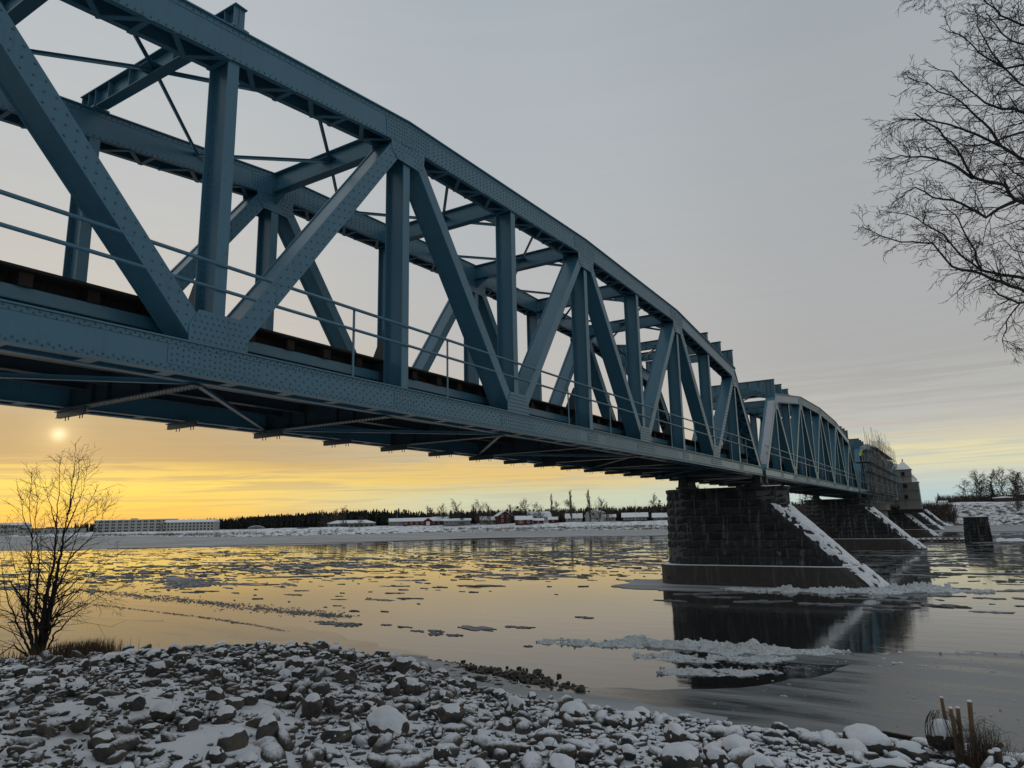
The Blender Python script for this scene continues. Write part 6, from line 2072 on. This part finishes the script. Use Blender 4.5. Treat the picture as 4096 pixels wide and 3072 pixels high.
Z2_ = lambda pts: [(x / 2.16, 1700 + y / 2.16) for x, y in pts]
TD = 27.2
ll = [
 (Z2_([(330, 2040), (370, 1659), (430, 1350), (470, 1150), (490, 800), (515, 450), (515, 260)]), .13, .008, 27.2, 27.0),
 (Z2_([(345, 2040), (410, 1659), (500, 1250), (560, 900), (605, 690), (640, 400), (655, 150)]), .15, .008, 27.4, 27.8),
 (Z2_([(310, 2040), (235, 1659), (258, 1250), (285, 980), (255, 750), (272, 400)]), .09, .008, 27.0, 26.6),
 (Z2_([(320, 2040), (300, 1659), (340, 1200), (300, 850), (330, 650), (290, 440)]), .08, .008, 26.9, 27.6),
 (Z2_([(345, 2040), (420, 1700), (470, 1480), (600, 1150), (690, 900), (760, 700), (840, 540)]), .08, .007, 27.5, 28.2),
 (Z2_([(350, 2040), (440, 1750), (560, 1560), (760, 1330), (920, 1180), (1050, 1100)]), .06, .006, 27.2, 26.4),
 (Z2_([(350, 2050), (480, 1800), (640, 1640), (860, 1480), (1050, 1400), (1170, 1370)]), .05, .005, 27.0, 26.0),
 (Z2_([(300, 2050), (160, 1750), (60, 1500), (10, 1200), (-30, 900)]), .06, .006, 27.0, 26.6),
 (Z2_([(310, 2040), (200, 1650), (150, 1300), (80, 1050), (60, 800)]), .05, .005, 27.4, 28.0),
 (Z2_([(540, 960), (640, 760), (720, 560), (750, 380), (785, 335)]), .04, .005, 27.5, 27.2),
 (Z2_([(590, 750), (680, 430), (680, 190)]), .03, .004, 27.6, 27.4),
 (Z2_([(490, 900), (420, 650), (380, 430)]), .03, .004, 27.1, 26.6),
 (Z2_([(560, 1020), (700, 880), (860, 760), (955, 700)]), .035, .004, 27.3, 28.4),
 (Z2_([(600, 1150), (780, 980), (880, 820), (935, 580)]), .035, .004, 27.4, 27.0),
 (Z2_([(285, 990), (200, 800), (180, 640), (200, 560)]), .03, .004, 26.8, 26.2),
 (Z2_([(500, 1500), (700, 1420), (900, 1500), (1060, 1560)]), .03, .004, 27.0, 26.6),
 (Z2_([(300, 2050), (120, 1900), (0, 1980), (-60, 2080)]), .07, .01, 26.9, 25.8),
]
tk, cr = limb_tree(ll, random.Random(14), 1.9, 27, 2.0, 5.2, 2, .0066, -.03)
tb = world_at(150, 2650, 27.2); tbz = float(bank_z(tb.x, tb.y))
st = empty("shrub_tree", (tb.x, tb.y, tbz), "bare many-stemmed shrub tree in front of the sunset at left", "tree")
tk.build("stems", M["bark"], st, True, off=(tb.x, tb.y, tbz)); cr.build("crown", M["twig"], st, False, off=(tb.x, tb.y, tbz))
# dry grass at its foot
def tufts(name, label, cx_, cy_, sx, sy, n, h0, h1, seed, mat="grass", zf=None, lean=.5, w_=.008):
    rg = random.Random(seed); V_, F_ = [], []
    for k in range(n):
        x, y = rg.gauss(cx_, sx), rg.gauss(cy_, sy); z = (float(bank_z(x, y)) if zf is None else zf) - .03
        h_ = rg.uniform(h0, h1); a = rg.uniform(0, 6.28); l_ = rg.uniform(0, lean) * h_; b = len(V_)
        dx, dy = math.cos(a), math.sin(a)
        V_ += [(x - w_ * dy, y + w_ * dx, z), (x + w_ * dy, y - w_ * dx, z), (x + l_ * .35 * dx + w_ * .7 * dy, y + l_ * .35 * dy - w_ * .7 * dx, z + h_ * .6), (x + l_ * dx, y + l_ * dy, z + h_), (x + l_ * .35 * dx - w_ * .7 * dy, y + l_ * .35 * dy + w_ * .7 * dx, z + h_ * .6)]
        F_ += [(b, b + 1, b + 2), (b, b + 2, b + 4), (b + 4, b + 2, b + 3)]
    tag(link(name, np_mesh(name, V_, F_, M[mat])), label, kind="stuff")
g0 = world_at(330, 2590, 27.0)
tufts("dry_grass", "brown dry grass at the foot of the shrub tree", g0.x, g0.y, .6, .5, 1800, .25, .8, 3, w_=.011)
g1 = world_at(200, 2640, 26.5)
tufts("dry_grass", "thin dry grass around the shrub tree's stems", g1.x, g1.y, 1.4, .9, 900, .2, .8, 4, w_=.010)

# ------------------------------------------------------------------ stakes with wire netting at the right
def stake(nm, label, pt, pb, r0, mat="stake", snow=True):
    b = Vector(pb); t = Vector(pt); d = (b - t).normalized(); b2 = b + d * .35
    o = empty(nm, tuple(b), label, "stake", "wooden stakes at the lower right")
    mb = MB(); n = 7
    P_ = [b2.lerp(t, i / n) + Vector((rr.gauss(0, .003), rr.gauss(0, .003), 0)) for i in range(n + 1)]
    mb.tube(P_, [r0 * (1 + rr.uniform(-.05, .05)) for _ in P_], 10); mb.build("post", M[mat], o, True, off=tuple(b))
    if snow:
        s_ = MB(); s_.tube([t - d * .002, t - d * .02, t - d * .035], [r0 * 1.05, r0 * .9, r0 * .3], 9); s_.build("snow", M["snow"], o, True, off=tuple(b))
    return o
stake("stake", "leftmost leaning stake rising from the snowy netting bundle", (-.877, 18.93, 1.406), (-.845, 19.05, .75), .036)
stake("stake", "long pale stake second from the left", (-.709, 18.454, 1.313), (-.678, 18.679, .40), .042)
stake("stake", "stake third from the left, close beside the long pale one", (-.587, 18.78, 1.261), (-.605, 18.97, .376), .042)
stake("stake", "tallest thick stake on the right of the group", (-.352, 18.394, 1.498), (-.378, 18.60, .45), .048)
stake("stake", "short dark rotten stake under the tallest one", (-.3375, 18.30, .898), (-.3847, 18.43, .205), .045, "oldwood", False)
stake("stake", "stout grey stump at the bottom right", (.0068, 18.08, .693), (.0285, 18.173, .28), .075, "oldwood")
stake("stake", "grey stump left of the stout one", (-.085, 18.02, .66), (-.065, 18.15, .28), .06, "oldwood")
stake("log", "short round log lying tilted on the stump", (.125, 18.50, .71), (-.03, 18.42, .58), .045, "oldwood", False)
# bundle of netting under snow
mnd = empty("netting_bundle", (-.92, 18.95, .3), "snowy bundle of tangled wire netting around the leftmost stake", "bundle")
V, F = boulder(777, 4, 4)
V = V * np.array([.30, .26, .50]) + np.array([.0, 0, .30])
np_ = link("earth", np_mesh("earth", V, F, M["bank"], True), mnd)
link("snow", np_mesh("snow", snow_cap(V / np.array([.3, .26, .5]), F, 3.0, .22, .10) * np.array([.3, .26, .5]), F, M["snow"], True), mnd)
mb = MB(); rg = random.Random(3)
for k in range(60):
    a0 = rg.uniform(0, 6.28); pts = []
    for i in range(8):
        a = a0 + .5 * (i / 7) * (1 if k % 2 else -1); z = .02 + .78 * i / 7; q = .35 * math.sqrt(max(.08, 1 - ((z - .35) / .55) ** 2)); pts.append((q * math.cos(a), q * .9 * math.sin(a), z))
    mb.tube(pts, .0045, 4, cap=False)
mb.build("wire", M["wire"], mnd)
wn = empty("wire_netting", (-.25, 18.4, .3), "rusty curled wire netting hanging between the stakes", "netting")
mb = MB()
for k in range(95):
    a = rg.uniform(-.75, .62); b_ = rg.uniform(-.25, .35); h_ = rg.uniform(.35, 1.2) * (1 if abs(a) < .3 else .65); pts = []; cv = rg.uniform(-.5, .5); c2 = rg.uniform(-.3, .3)
    for i in range(8):
        t = i / 7; pts.append((a + cv * t * t + .03 * rg.gauss(0, 1), b_ + c2 * t * t, -.1 + h_ * (1 - (1 - t) ** 1.6) - .25 * t ** 3))
    mb.tube(pts, .0038, 3, cap=False)
mb.build("vertical_wires", M["wire"], wn)
mb = MB()
for k in range(26):
    z = rg.uniform(.1, .85); x0, x1 = rg.uniform(-.6, -.1), rg.uniform(.0, .5); y0 = rg.uniform(-.2, .3)
    mb.tube([(x0 + (x1 - x0) * i / 6, y0 + .1 * rg.gauss(0, 1), z + .06 * rg.gauss(0, 1)) for i in range(7)], .0036, 3, cap=False)
mb.build("cross_wires", M["wire"], wn)
tufts("dry_grass", "dry brown grass and stalks caught in the netting", -.25, 18.45, .22, .2, 420, .25, .95, 9, zf=.25, lean=.5, w_=.006)
tufts("dry_grass", "dry grass on the snowy edge at the lower right corner", .75, 18.9, .5, .5, 500, .12, .4, 10, lean=.8, w_=.006)
# plank frozen in at the water's edge
pk_ = MB(); pk_.beam((-2.3, 20.6, .10), (-.95, 20.1, .13), .10, .09); o = pk_.build("plank", M["timber"]); tag(o, "dark plank frozen in the ice behind the boulders at right", "plank")
# bare stalks and sticks among the stones
mb = MB()
for k in range(46):
    x, y = rr.uniform(-17, -2), rr.uniform(9.5, 17.5); z = float(bank_z(x, y)); a = rr.uniform(0, 6.28); L = rr.uniform(.25, .6); e = rr.uniform(.1, 1.2)
    mb.tube([(x, y, z + .05), (x + L * .5 * math.cos(a), y + L * .5 * math.sin(a), z + .12 + e * .15), (x + L * math.cos(a + .3), y + L * math.sin(a + .3), z + .18 + e * .3)], [.006, .005, .003], 4, cap=False)
tag(mb.build("twigs", M["twig"]), "thin dry twigs lying among the stones", kind="stuff")
